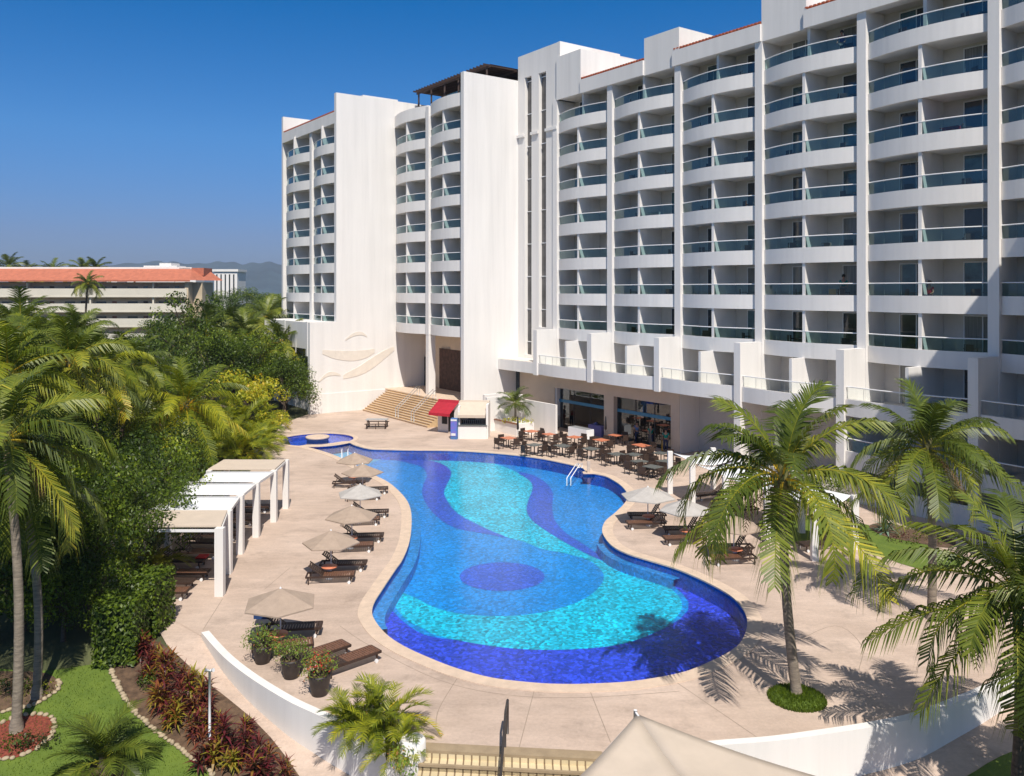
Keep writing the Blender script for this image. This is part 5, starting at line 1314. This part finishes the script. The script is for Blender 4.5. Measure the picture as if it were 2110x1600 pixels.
m.build('rail', M['white_metal'], t); m = MB(); m.bar((0, .1, .02), (.25, .1, .02), .05); m.build('foot_plate', M['white_metal'], t)
q = at(712, 944); t = thing('pool_ladder', q, 'small white pool ladder at the shallow end behind the farthest umbrella', 'ladder')
for dx in (-.22, .22): m = MB(); m.tube([(dx, 0, -.4), (dx, 0, .55), (dx, -.12, .68), (dx, -.35, .6), (dx, -.4, 0)], .022, 8); m.build('rail', M['white_metal'], t)
m = MB(); 
for z in (-.15, -.35): m.bar((-.22, 0, z), (.22, 0, z), .04)
m.build('rungs', M['white_metal'], t)
# ping pong style table on deck
q = at(777, 882); t = thing('game_table', q, 'grey topped table with dark slatted benches standing alone before the tan stairs', 'table')
m = MB(); m.box(-.95, .95, -.45, .45, .72, .77); m.build('table_top', M['grey_metal'], t)
for x in (-.8, .8):
    for y in (-.35, .35): m = MB(); m.bar((x, y, 0), (x, y, .72), .07); m.build('leg', M['wood_dark'], t)
for y in (-.75, .75):
    m = MB(); m.box(-.95, .95, y - .14, y + .14, .42, .46); [m.bar((x, y, 0), (x, y, .42), .06) for x in (-.8, 0, .8)]; m.build('bench', M['wood_dark'], t)
# ---------------------------------------------------------------- kiosks
ka = math.atan2(DY, DX) - math.pi   # direction of -u
KQ = at(972, 905)
t = thing('bar_kiosk', KQ, 'white bar kiosk with a beige sloping awning beside the blue drinks banner', 'kiosk', rz=-.06)
m = MB(); m.box(-1.15, 1.2, 0, .15, 0, 1.05); m.box(-1.15, -.98, .15, 2.2, 0, 2.6); m.box(1.15, 1.32, .15, 2.2, 0, 2.75); m.box(-.98, 1.15, 2.05, 2.2, 0, 2.7); m.build('wall', M['plaster'], t)
m = MB(); m.box(-1.2, 1.25, -.06, .3, 1.05, 1.11); m.build('counter', M['grey_top'], t)
m = MB(); m.prism([V((-1.2, 1.3, 0)), V((1.3, 1.3, 0)), V((1.3, 2.25, 0)), (V((-1.2, 2.25, 0)))], 2.7, 2.85); m.build('roof', M['canvas_beige'], t)
m = MB(); m.quad((-1.12, -.15, 1.95), (1.12, -.15, 1.95), (1.14, 1.3, 2.83), (-1.14, 1.3, 2.83)); m.quad((-1.12, -.15, 1.72), (1.12, -.15, 1.72), (1.12, -.15, 1.95), (-1.12, -.15, 1.95)); m.build('awning', M['canvas_beige'], t).modifiers.new('t', 'SOLIDIFY').thickness = .03
m = MB(); r_ = random.Random(2)
for k in range(12): x = -.85 + k * .16; m.lathe([(.035, 1.11), (.035, 1.26 + .1 * r_.random()), (.012, 1.4)], x, .9 + .1 * r_.random(), 8)
m.box(-.5, .1, 1.9, 2.04, 1.3, 1.7); m.box(.4, .75, 1.95, 2.04, 1.4, 1.9); m.build('bottles', M['wood_dark'], t)
KR2 = at(912, 893)
t = thing('ticket_booth', KR2, 'small white booth under a bright red awning at the foot of the tan stairs', 'booth', rz=-.50)
m = MB(); m.box(-.85, .9, .55, 2.2, 0, 2.35); m.build('wall', M['plaster'], t)
m = MB(); m.quad((-1.05, -.55, 1.75), (1.05, -.55, 1.75), (1.05, .75, 2.5), (-1.05, .75, 2.5)); m.quad((-1.05, -.57, 1.52), (1.05, -.57, 1.52), (1.05, -.55, 1.75), (-1.05, -.55, 1.75)); m.quad((-1.05, .8, 2.42), (1.05, .8, 2.42), (1.05, .95, 2.72), (-1.05, .95, 2.72)); m.build('awning', M['canvas_red'], t).modifiers.new('t', 'SOLIDIFY').thickness = .03
m = MB(); m.box(.25, .8, .5, .549, .1, 1.9); m.box(-.4, .1, .5, .549, .7, 1.5); m.build('opening', M['black'], t)
q = at(935, 906); t = thing('drinks_banner', q, 'tall blue drinks cabinet beside the white bar kiosk', 'drinks cabinet', rz=-.2)
m = MB(); m.box(-.27, .27, 0, .5, 0, 1.68); m.build('cabinet', M['c_blue'], t)
m = MB(); m.box(-.25, .25, -.02, -.002, .25, 1.45); m.build('panel', M['banner'] if 'banner' in M else M['c_teal'], t)
m = MB(); m.box(-.25, .25, -.02, -.002, 1.48, 1.62); m.box(-.2, .15, -.03, -.02, .3, .5); m.build('stripe', M['c_white'], t)
# white planter and screen wall right of the kiosk
t = thing('planter_wall', B(57, -42, 0), 'white planter and screen wall between the bar kiosk and the dining tables', 'planter')
m = MB(BM().xf); m.box(59.6, 59.85, -44, -40.2, 0, 2.9); m.box(59.6, 54.9, -43.9, -44.1, 0, 2.5); m.box(59.6, 56.4, -41.0, -42.8, 0, .95); m.box(62.2, 61.9, -44.2, -41.5, 0, 2.8); m.build('wall', M['plaster'], t, world=True)
m = MB(BM().xf); m.box(59.7, 56.3, -40.9, -41.15, .951, 1.03); m.build('wood_cap', M['wood_red'], t, world=True)
# ---------------------------------------------------------------- dining tables and chairs
def make_chair():
    t = proto('wicker_chair', 'chair')
    m = MB(); m.box(-.25, .25, -.25, .25, .38, .44); m.build('seat', M['wicker'], t)
    m = MB(); m.box(-.25, .25, .23, .28, .44, .86); m.box(-.28, -.23, -.2, .28, .6, .65); m.box(.23, .28, -.2, .28, .6, .65); m.build('backrest', M['wicker'], t)
    for x in (-.23, .23):
        for y in (-.22, .24): m = MB(); m.bar((x, y, 0), (x, y, .62 if y < 0 else .38), .04); m.build('leg', M['dark_metal'], t)
    return t
def make_table(top, name='dining_table'):
    t = proto(name, 'table')
    m = MB(); m.box(-.45, .45, -.45, .45, .71, .75); m.build('table_top', M[top], t)
    m = MB(); m.tube([(0, 0, .03), (0, 0, .71)], .04, 8); m.box(-.05, .05, -.4, .4, .66, .7); m.build('pedestal', M['dark_metal'], t)
    m = MB(); m.box(-.25, .25, -.04, .04, 0, .03); m.box(-.04, .04, -.25, .25, .0305, .045); m.build('foot', M['dark_metal'], t)
    return t
CH = make_chair(); TB = {'orange_top': make_table('orange_top'), 'grey_top': make_table('grey_top')}
tabs = [(1048, 903, 'orange_top', 'orange topped table nearest the white kiosk', 1.15), (1095, 889, 'orange_top', 'orange topped table at the foot of the screen wall', 1), (1131, 895, 'orange_top', 'small orange topped table left of the white buffet cloth', .9),
        (1184, 901, 'orange_top', 'orange topped table in front of the white buffet cloth', 1), (1239, 907, 'orange_top', 'orange topped table right of the purple cloth', 1.1), (1269, 897, 'orange_top', 'orange topped table with red napkins by the restaurant pillar', 1),
        (1322, 918, 'orange_top', 'long orange topped table before the right restaurant window', 1.35), (1101, 917, 'grey_top', 'grey topped table by the pool edge, farthest left of the grey ones', 1), (1159, 919, 'grey_top', 'grey topped table by the pool edge, second of the grey ones', 1.15),
        (1218, 925, 'grey_top', 'grey topped table directly behind the shower post', 1.1), (1271, 936, 'grey_top', 'grey topped table right of the one behind the shower post', 1.1), (1306, 937, 'grey_top', 'grey topped table just in front of the long orange one', 1),
        (1318, 951, 'grey_top', 'grey topped table in the near right cluster, left one', 1), (1345, 962, 'grey_top', 'grey topped table nearest the white pergola post, front one', 1.15), (1370, 951, 'grey_top', 'grey topped table beside the white pergola post, rear one', 1), (1362, 934, 'grey_top', 'grey topped table behind the white pergola post', .9)]
th = math.atan2(DY, DX)
short = ['orange table nearest the kiosk', 'orange table below the screen wall', 'small orange table', 'orange table before the white cloth', 'orange table beside the purple cloth', 'table with red napkins', 'long orange table', 'farthest left grey table', 'second grey table by the pool',
         'grey table behind the shower post', 'grey table right of the shower post', 'grey table before the long orange one', 'left grey table of the near cluster', 'front grey table of the near cluster', 'rear grey table by the pergola post', 'grey table behind the pergola post']
cc = 0
for k, (px, py, mt, lab, s) in enumerate(tabs):
    q = at(px, py, .73); rz = th + [0, .1, -.1, .15][k % 4]
    pr = TB[mt]; o = copy_tree(pr) if USED.get('T' + mt) else pr; USED['T' + mt] = True
    o.location = (q.x, q.y, 0); o.rotation_euler = (0, 0, rz); o.scale = (s, 1, 1) if s > 1 else (s, s, 1); o['label'] = lab; o['group'] = 'dining tables in front of the restaurant'
    for j in range(4):
        if (k, j) in ((2, 1), (5, 0), (15, 2)): continue
        a = rz + j * math.pi / 2; r = .78 + (.12 if j % 2 else .2 * (s - 1)) 
        c = copy_tree(CH) if cc else CH; cc += 1
        ang = a; c.location = (q.x + r * math.cos(ang), q.y + r * math.sin(ang), 0); c.rotation_euler = (0, 0, ang - math.pi / 2 + random.Random(cc).uniform(-.2, .2))
        dirn = ['on the kiosk side', 'on the pool side', 'on the pergola side', 'on the restaurant side'][j]
        c['label'] = 'wicker chair ' + dirn + ' of the ' + short[k]; c['group'] = 'wicker chairs at the dining tables'
# buffet with cloth
q = at(1197, 893, .4); t = thing('buffet_table', (q.x, q.y, 0), 'long buffet table under a white cloth in front of the restaurant', 'table', rz=th)
m = MB(); m.box(-1.15, 1.15, -.4, .4, .05, .82); m.build('white_cloth', M['canvas_white'], t); m = MB(); m.box(-1.1, 1.1, -.35, .35, .821, .84); m.build('tray_row', M['grey_metal'], t)
q = at(1234, 890, .4); t = thing('draped_table', (q.x, q.y + .6, 0), 'table draped in purple cloth right of the white buffet', 'table', rz=th)
m = MB(); m.box(-.8, .8, -.4, .4, .02, .85); m.build('purple_cloth', M['cloth_purple'], t); m = MB(); m.lathe([(.14, .851), (.2, .95), (.03, 1.05)], .3, 0, 10); m.build('bundle', M['cloth_purple'], t)
q = at(1195, 880, .4); t = thing('service_counter', (q.x, q.y + 1.2, 0), 'reddish wooden service counter behind the white buffet', 'counter', rz=th)
m = MB(); m.box(-1.6, 1.6, -.25, .25, 0, 1.05); m.build('body', M['wood_red'], t); m = MB(); m.box(-1.65, 1.65, -.3, .3, 1.051, 1.09); m.build('top', M['wood_dark'], t)
for k, (px, py) in enumerate([(1067, 915), (1151, 912), (1248, 915), (1340, 945)]):
    t = thing('closed_parasol', at(px, py), 'closed dark parasol standing ' + ['beside the orange table nearest the kiosk', 'among the tables left of the buffet', 'among the tables right of the purple cloth', 'among the near right cluster of grey tables'][k], 'parasol', group='closed parasols among the dining tables')
    m = MB(); m.tube([(0, 0, .1), (0, 0, 2.15)], .02, 6); m.build('pole', M['dark_metal'], t); m = MB(); m.lathe([(.05, 1.1), (.1, 1.2), (.05, 2.1), (.0, 2.2)], 0, 0, 10); m.build('furled_canopy', M['black'], t)
    m = MB(); m.lathe([(.25, 0), (.25, .06), (.05, .1)], 0, 0, 14); m.build('base', M['dark_metal'], t)
# ---------------------------------------------------------------- big square canopy near the viewer
ct = thing('square_canopy', (4.2, 18.9, zlow(18.9)), 'large beige square canopy close to the viewer at the bottom of the photo', 'canopy')
O = V(ct.location); zc = 1.15
c_ = [V((3.22, 21.75, zc)), V((7.55, 18.55, zc)), V((4.7, 15.0, zc)), V((0.55, 17.6, zc))]; apex = sum(c_, V()) / 4 + V((0, 0, .03))
m = MB(); n = 10
for s in range(4):
    a, b = c_[s], c_[(s + 1) % 4]; rows = []
    for i in range(n + 1):
        u = i / n; row = []
        for j in range(i + 1):
            v_ = j / i if i else 0; e = apex * (1 - u) + (a * (1 - v_) + b * v_) * u; e.z -= .1 * math.sin(math.pi * u) + .1 * math.sin(math.pi * v_) * u * u; row.append(m.p(e - O))
        rows.append(row)
    for i in range(n):
        for j in range(i + 1):
            m.face(rows[i][j], rows[i + 1][j], rows[i + 1][j + 1], sm=True)
            if j < i: m.face(rows[i][j], rows[i + 1][j + 1], rows[i][j + 1], sm=True)
m.build('canvas', M['canvas_beige'], ct).modifiers.new('t', 'SOLIDIFY').thickness = .02
for k, q in enumerate(c_):
    q2 = q + (q - apex).normalized() * .12; m = MB(); m.tube([q2 - O + V((0, 0, -2.9)), q2 - O + V((0, 0, .06))], .05, 10); m.build('post', M['white_metal'], ct)
    m = MB(); m.bar(q2 - O + V((0, 0, .0)), q - O + (apex - q).normalized() * .1, .05); m.build('corner_fitting', M['white_metal'], ct)
m = MB()
for s in range(4): a, b = c_[s] - O, c_[(s + 1) % 4] - O; m.tube([a + V((0, 0, -.03)), (a + b) / 2 + V((0, 0, -.13)), b + V((0, 0, -.03))], .022, 6)
m.build('edge_rope', M['white_metal'], ct)
# ---------------------------------------------------------------- background buildings
Yb = 172; bl = thing('apartment_building', (-85, Yb, 0), 'long cream apartment building with an orange tiled roof and open corridors', 'building')
def bx(px, Y=Yb): return (px - CX) / F * Y
O = V(bl.location); tl = bx(430) - 4.5
def bm(): return MB(lambda x, y, z: (x - O.x, y - O.y + (x - tl) * .035, z))
m = bm(); m.box(-150, tl, Yb + 1.6, Yb + 12, 0, 13.6); m.build('wall', M['cream'] if 'cream' in M else M['plaster_warm'], bl)
for k in range(4):
    z = 13.0 - 3.05 * (k + 1) + 1.2; m = bm(); m.box(-150, tl, Yb, Yb + .25, z - .55, z + 1.15); m.box(-150, tl, Yb - .08, Yb + .3, z - .62, z - .4); m.box(-150, tl, Yb + .26, Yb + 1.6, z - .5, z - .2); m.build('corridor_balcony', M['cream_light'] if 'cream_light' in M else M['plaster'], bl)
for j in range(9):
    x = tl - 7 - j * 12.6; m = bm(); m.box(x, x + .3, Yb + .3, Yb + 1.55, 0, 13.6); m.build('pier', M['cream_light'], bl)
m = bm()
m.quad((-150, Yb - .8, 14.0), (tl + 1, Yb - .8, 14.0), (tl - .5, Yb + 4, 16.4), (-150, Yb + 4, 16.4)); m.quad((tl - .5, Yb + 4, 16.4), (tl + 1, Yb - .8, 14.0), (tl + 4.6, Yb + 8, 14.0), (tl + 1, Yb + 8, 16.6)); m.quad((-150, Yb - .8, 13.7), (tl + 1, Yb - .8, 13.7), (tl + 1, Yb - .8, 14.0), (-150, Yb - .8, 14.0)); m.box(tl - 3, tl + 2, Yb + 4, Yb + 9, 15, 16.6)
m.build('roof', M['tile_orange'], bl)
m = bm(); m.box(-150, tl - .5, Yb + 4, Yb + 4.4, 16.3, 16.75); m.build('roof_ridge', M['plaster'], bl)
r_ = random.Random(12)
for k in range(3):
    z0 = 13.0 - 3.05 * (k + 1) + 1.25 - .5
    for j in range(14):
        x = tl - 4 - j * 6.3
        m = bm(); m.box(x - 2.2, x - .2, Yb + 1.5, Yb + 1.58, z0 + .05, z0 + 2.0); m.build('window', M['pane_dark'], bl)
        m = bm(); m.box(x + 1.0, x + 1.9, Yb + 1.5, Yb + 1.58, z0 + .05, z0 + 2.05); m.build('door', M[r_.choice(['wood_red', 'pane_teal', 'wood_dark'])], bl)
m = bm(); m.box(tl - .4, tl + .3, Yb + .1, Yb + 2.5, 0, 13.65); m.box(tl, tl + 2.2, Yb + 2.6, Yb + 9, 0, 13.6); m.build('end_wall', M['cream'], bl)
for k in range(3):
    t = thing('far_building', ((320, 455, 380)[k] * 0 - 1 + bx((345, 472, 255)[k], 250), 250, 0), ['white far building with a stepped roofline above the orange roof', 'white tower block with dark vertical slots beside the orange roof', 'small white roofs showing above the orange roof, left of the stepped one'][k], 'building')
    m = MB()
    if k == 0: m.box(-9, 3, 0, 8, 0, 18.2); m.box(-6.5, 3.5, 1, 8, 0, 19.2); m.box(-2, 1.5, 1.5, 8, 0, 20.0); m.box(3.5, 9, 1, 8, 0, 18.4)
    elif k == 1: m.box(-3.4, 3.4, 0, 8, 0, 17.4); m.box(-3.9, 3.8, -.4, 8, 17.4, 18.1)
    else: m.box(-4, -1, 0, 5, 0, 18.2); m.box(2, 4.5, 0, 5, 0, 18.3)
    m.build('wall', M['plaster'], t); m = MB()
    for j in range(5 if k == 1 else 3): m.box(-2.8 + j * 1.25, -2.4 + j * 1.25, -.05, -.01, 9.5 if k == 1 else 17.0, 16.6 if k == 1 else 17.6)
    m.build('window', M['pane_dark'], t)
t = thing('driveway_wall', (-32, 72, 0), 'white wall beside the reddish driveway among the trees', 'wall'); m = MB(); m.box(-1.2, 1.9, 2, 2.4, 0, 2.2); m.build('panel', M['plaster'], t); m = MB(); m.box(-1.25, 1.95, 1.95, 2.45, 2.2, 2.3); m.build('cap', M['coping'], t)
# ---------------------------------------------------------------- balcony furniture
bc = copy_tree(CH); bt = copy_tree(TB['grey_top']); used_b = [0, 0]
order = ['top', 'second highest', 'third highest', 'fourth highest', 'fifth highest', 'sixth highest', 'lowest full']
bays = ['first bay beside the stair tower', 'second bay from the stair tower', 'third bay from the stair tower', 'fourth bay from the stair tower', 'widest looking bay before the last pillar', 'partly shaded last bay at the right edge']
r_ = random.Random(44)
for i in range(len(pil_r) - 1):
    for k in range(5, -2, -1):
        for h in range(2):
            if i == 0 or r_.random() < .12: continue
            a, b = (pil_r[i], (pil_r[i] + pil_r[i + 1]) / 2) if h == 0 else ((pil_r[i] + pil_r[i + 1]) / 2, pil_r[i + 1])
            u = b + 1.15 + r_.uniform(-.2, .5); c = CR - .35 + r_.uniform(-.2, .2); z = BB + 3 * k + .5
            o = bc if used_b[0] == 0 else copy_tree(bc); used_b[0] = 1
            q = B(u, c, z); o.location = q; o.rotation_euler = (0, 0, th + r_.uniform(-1, 1)); side = ['left', 'right'][h]
            o['label'] = 'dark chair, ' + side + ' balcony, ' + order[5 - k] + ' row, ' + bays[i]; o['category'] = 'chair'; o['group'] = 'chairs on the hotel balconies'
            if r_.random() < .55:
                o = bt if used_b[1] == 0 else copy_tree(bt); used_b[1] = 1
                o.location = B(u - .85, c, z); o.scale = (.6, .6, .9); o['label'] = 'small dark table, ' + side + ' balcony, ' + order[5 - k] + ' row, ' + bays[i]; o['category'] = 'table'; o['group'] = 'tables on the hotel balconies'
for i, lab in ((0, 'first terrace from the stair tower'), (1, 'second terrace from the stair tower'), (2, 'third terrace from the stair tower'), (4, 'fifth terrace, by the tall palm')):
    for h in range(2):
        o = copy_tree(bc); o.location = B(pil_r[i + 1] + 1.2 + h * .9, CR + .2 - h * .7, 5.28); o.rotation_euler = (0, 0, th + 1.5 * h); o['label'] = ['near', 'far'][h] + ' dark chair on the ' + lab; o['group'] = 'chairs on the terraces'
# ================================================================= PEOPLE
def skin_mesh(name, joints, edges, mat_, parent, root=0, sub=1):
    me = bpy.data.meshes.new(name); me.from_pydata([j[0] for j in joints], edges, [])
    o = bpy.data.objects.new(name, me); COL.objects.link(o); o.parent = parent
    md = o.modifiers.new('skin', 'SKIN'); md.use_smooth_shade = True
    sv = me.skin_vertices[0].data if me.skin_vertices else None
    if sv is None:
        import bmesh
        bm_ = bmesh.new(); bm_.from_mesh(me); bm_.verts.layers.skin.verify(); bm_.to_mesh(me); bm_.free(); sv = me.skin_vertices[0].data
    for i, j in enumerate(joints): sv[i].radius = (j[1], j[1] if len(j) < 3 else j[2]); sv[i].use_root = (i == root)
    s = o.modifiers.new('sub', 'SUBSURF'); s.levels = s.render_levels = sub
    me.materials.append(M[mat_]); return o
def person(loc, rz, label, shirt, pants, pose='stand', arm=0.3, s=1.0, long_=True):
    t = thing('person', loc, label, 'person', rz=rz); t.scale = (s,) * 3
    sit = pose == 'sit'; bend = pose == 'bend'
    hz = .48 if sit else .92
    lean = .55 if bend else .05
    up = V((0, math.sin(lean), math.cos(lean))); fw = V((0, math.cos(lean), -math.sin(lean)))
    P = V((0, 0, hz)); ch = P + up * .38; nk = P + up * .55; hd = nk + up * .12 + fw * .02; tp_ = hd + up * .13
    J = [(P, .13, .10), (P + up * .2, .12, .09), (ch, .15, .1), (nk, .055), (hd, .075, .09), (tp_, .06, .08)]; E = [(0, 1), (1, 2), (2, 3), (3, 4), (4, 5)]
    def add(q, r, par): J.append((q, r)); E.append((par, len(J) - 1)); return len(J) - 1
    arms, legs = [], []
    for sx in (-1, 1):
        sh = add(ch + V((sx * .19, 0, 0)) + up * .07, .055, 2)
        el = J[sh][0] + V((sx * .06, 0, 0)) - up * .26 + fw * (arm * .15); wr = el + V((-sx * .02, 0, 0)) - V((0, 0, 1)) * .16 * (1 - arm) + V((0, 1, 0)) * (.1 + .2 * arm)
        e = add(el, .04, sh); w_ = add(wr, .026, e); d = (wr - el).normalized(); pm = add(wr + d * .08, .03, w_); arms.append((sh, e, w_))
        for f in range(4): a = add(wr + d * .14 + V((.018 * (f - 1.5), 0, -.01)), .009, pm); add(wr + d * (.17 + .01 * (f % 2)) + V((.02 * (f - 1.5), 0, -.03)), .008, a)
        tm = add(wr + d * .07 + V((-sx * .045, .01, 0)), .01, w_)
        hp_ = add(P + V((sx * .1, 0, -.06)), .085, 0)
        if sit: kn = add(V((sx * .12, .42, .5)), .055, hp_); an = add(V((sx * .12, .45, .09)), .035, kn)
        else: kn = add(V((sx * .11, .03, .5)), .055, hp_); an = add(V((sx * .12, -.02, .09)), .035, kn)
        add(J[an][0] + V((0, .14, -.05)), .032, an); legs.append((hp_, kn, an))
    skin_mesh('body', J, E, 'skin', t)
    sj = [(J[0][0], .145, .115), (J[1][0], .14, .105), (J[2][0], .165, .12)]; se = [(0, 1), (1, 2)]
    for (sh, e, w_) in arms:
        sj.append((J[sh][0], .07)); se.append((2, len(sj) - 1)); sj.append(((J[sh][0] + J[e][0]) / 2, .062)); se.append((len(sj) - 2, len(sj) - 1))
    skin_mesh('shirt', sj, se, 'c_' + shirt, t)
    pj = [(J[0][0] + V((0, 0, .02)), .15, .12)]; pe = []
    for (h_, kn, an) in legs:
        i0 = len(pj); pj.append((J[h_][0], .1)); pe.append((0, i0)); pj.append((J[kn][0], .07)); pe.append((i0, i0 + 1))
        if long_: pj.append((J[an][0] + V((0, 0, .03)), .055)); pe.append((i0 + 1, i0 + 2))
    skin_mesh('trousers', pj, pe, 'c_' + pants, t)
    m = MB(); hb = hd + up * .03
    for i in range(5):
        pass
    m.lathe([(.098, -.02), (.108, .06), (.085, .13), (.03, .165), (0, .17)], 0, 0, 14); h = m.build('hair', M['hair'], t); h.location = hb - fw * .025; h.rotation_euler = (-lean, 0, 0)
    m = MB(); nz = hd + fw * .1
    m.bar(nz + up * .0, nz + up * .05 - fw * .015, .02, .02); m.build('nose', M['skin'], t)
    m = MB()
    for sx in (-1, 1): m.box(hd.x + sx * .033 - .012, hd.x + sx * .033 + .012, (hd + fw * .088).y, (hd + fw * .1).y, hd.z + .04, hd.z + .055)
    m.build('eyes', M['black'], t)
    m = MB(); q = hd + fw * .09 - up * .045; m.box(q.x - .025, q.x + .025, q.y - .01, q.y + .006, q.z - .006, q.z + .006); m.build('mouth', M['c_red'], t)
    return t
def on_bal(px, k, c=CR - .2): u = upx(px, c); return B(u, c, BB + 3 * k + .5)
fz = math.atan2(-NX, NY)      # local +y towards the pool
person(on_bal(1738, 0, CR - 1.0), fz + .6, 'person in a teal shirt standing on a balcony beside a light wooden chair', 'teal', 'grey')
person(on_bal(1735, 5), fz + .3, 'person in purple standing at the railing of a top row balcony', 'purple', 'grey')
person(on_bal(1916, 0, CR - .1), fz, 'person in a red top sitting low behind the glass of a balcony', 'red', 'navy', 'sit', .6)
def pr_(px, py, off=0): return at(px, py) + V((0, off, 0))
person(pr_(1129, 881), 2.6, 'person in orange shorts standing by the corner of the screen wall', 'blue', 'orange', arm=.4, long_=False)
person(pr_(1140, 884), 2.0, 'person in a red shirt bending beside the one in orange shorts', 'red', 'navy', 'bend', .6)
person(pr_(1341, 921), 3.4, 'waiter in a teal shirt standing before the right restaurant window', 'teal', 'black' if 'c_black' in M else 'navy', arm=.5)
person(pr_(1372, 932), 2.8, 'person in a blue green shirt at the right end of the restaurant window', 'teal', 'navy', arm=.6, s=1.02)
person(pr_(1313, 914), 3.0, 'person in a light blue shirt standing inside the shade of the restaurant front', 'blue', 'navy')
person(pr_(1262, 903), 1.6, 'person in a red shirt and white cap sitting at the table by the restaurant pillar', 'red', 'white', 'sit', .7)
person(pr_(1283, 906), -1.4, 'person in orange sitting across the table by the restaurant pillar', 'orange', 'navy', 'sit', .7)
t = thing('yellow_sign', at(1364, 930), 'yellow floor sign standing before the right restaurant window', 'sign'); m = MB(); m.bar((0, -.12, 0), (0, 0, .8), .3, .03); m.bar((0, .12, 0), (0, 0, .8), .3, .03); m.build('board', M['c_yellow'], t)
q = on_bal(1711, 0, CR - .3); t = thing('wooden_chair', q, 'light wooden chair on the balcony left of the person in teal', 'chair', rz=fz)
m = MB(); m.box(-.25, .25, -.25, .25, .4, .44); m.build('seat', M['step_stone'], t); m = MB(); m.box(-.25, .25, -.27, -.22, .5, .85); m.build('backrest', M['step_stone'], t)
for x in (-.22, .22):
    for y in (-.22, .22): m = MB(); m.bar((x, y, 0), (x, y, .4), .05); m.build('leg', M['step_stone'], t)
for k, (px, kk, lab) in enumerate([(1348, 2, 'white towel hanging on the balcony glass in the third bay') , (1960, 3, 'red towel hanging over chairs on a balcony of the third highest row'), (1705, 1, 'tan towel on the balcony above the person in teal')]):
    hw = [.6, .5, .25][k]; q = on_bal(px, kk, CR + .0); m = MB(); m.box(-hw, hw, -.03, .03, .25, .72); m.box(-hw, hw, .031, .3, .69, .72); o = m.build('towel', M[['c_white', 'c_red', 'canvas_tan'][k]]); o.location = q; o.rotation_euler = (0, 0, th); tag(o, lab, 'towel')

# ================================================================= AIR
mb = MB(); mb.box(-8000, 8000, -200, 4600, -6.0, 130)
m_, nt_, out_ = nm('haze_air'); v_ = nt_.nodes.new('ShaderNodeVolumePrincipled'); v_.inputs['Density'].default_value = 0.0002; v_.inputs['Color'].default_value = (0.7, 0.82, 1.0, 1); v_.inputs['Anisotropy'].default_value = 0.2
nt_.links.new(v_.outputs[0], out_.inputs['Volume'])
o = mb.build('haze', m_); o['kind'] = 'stuff'
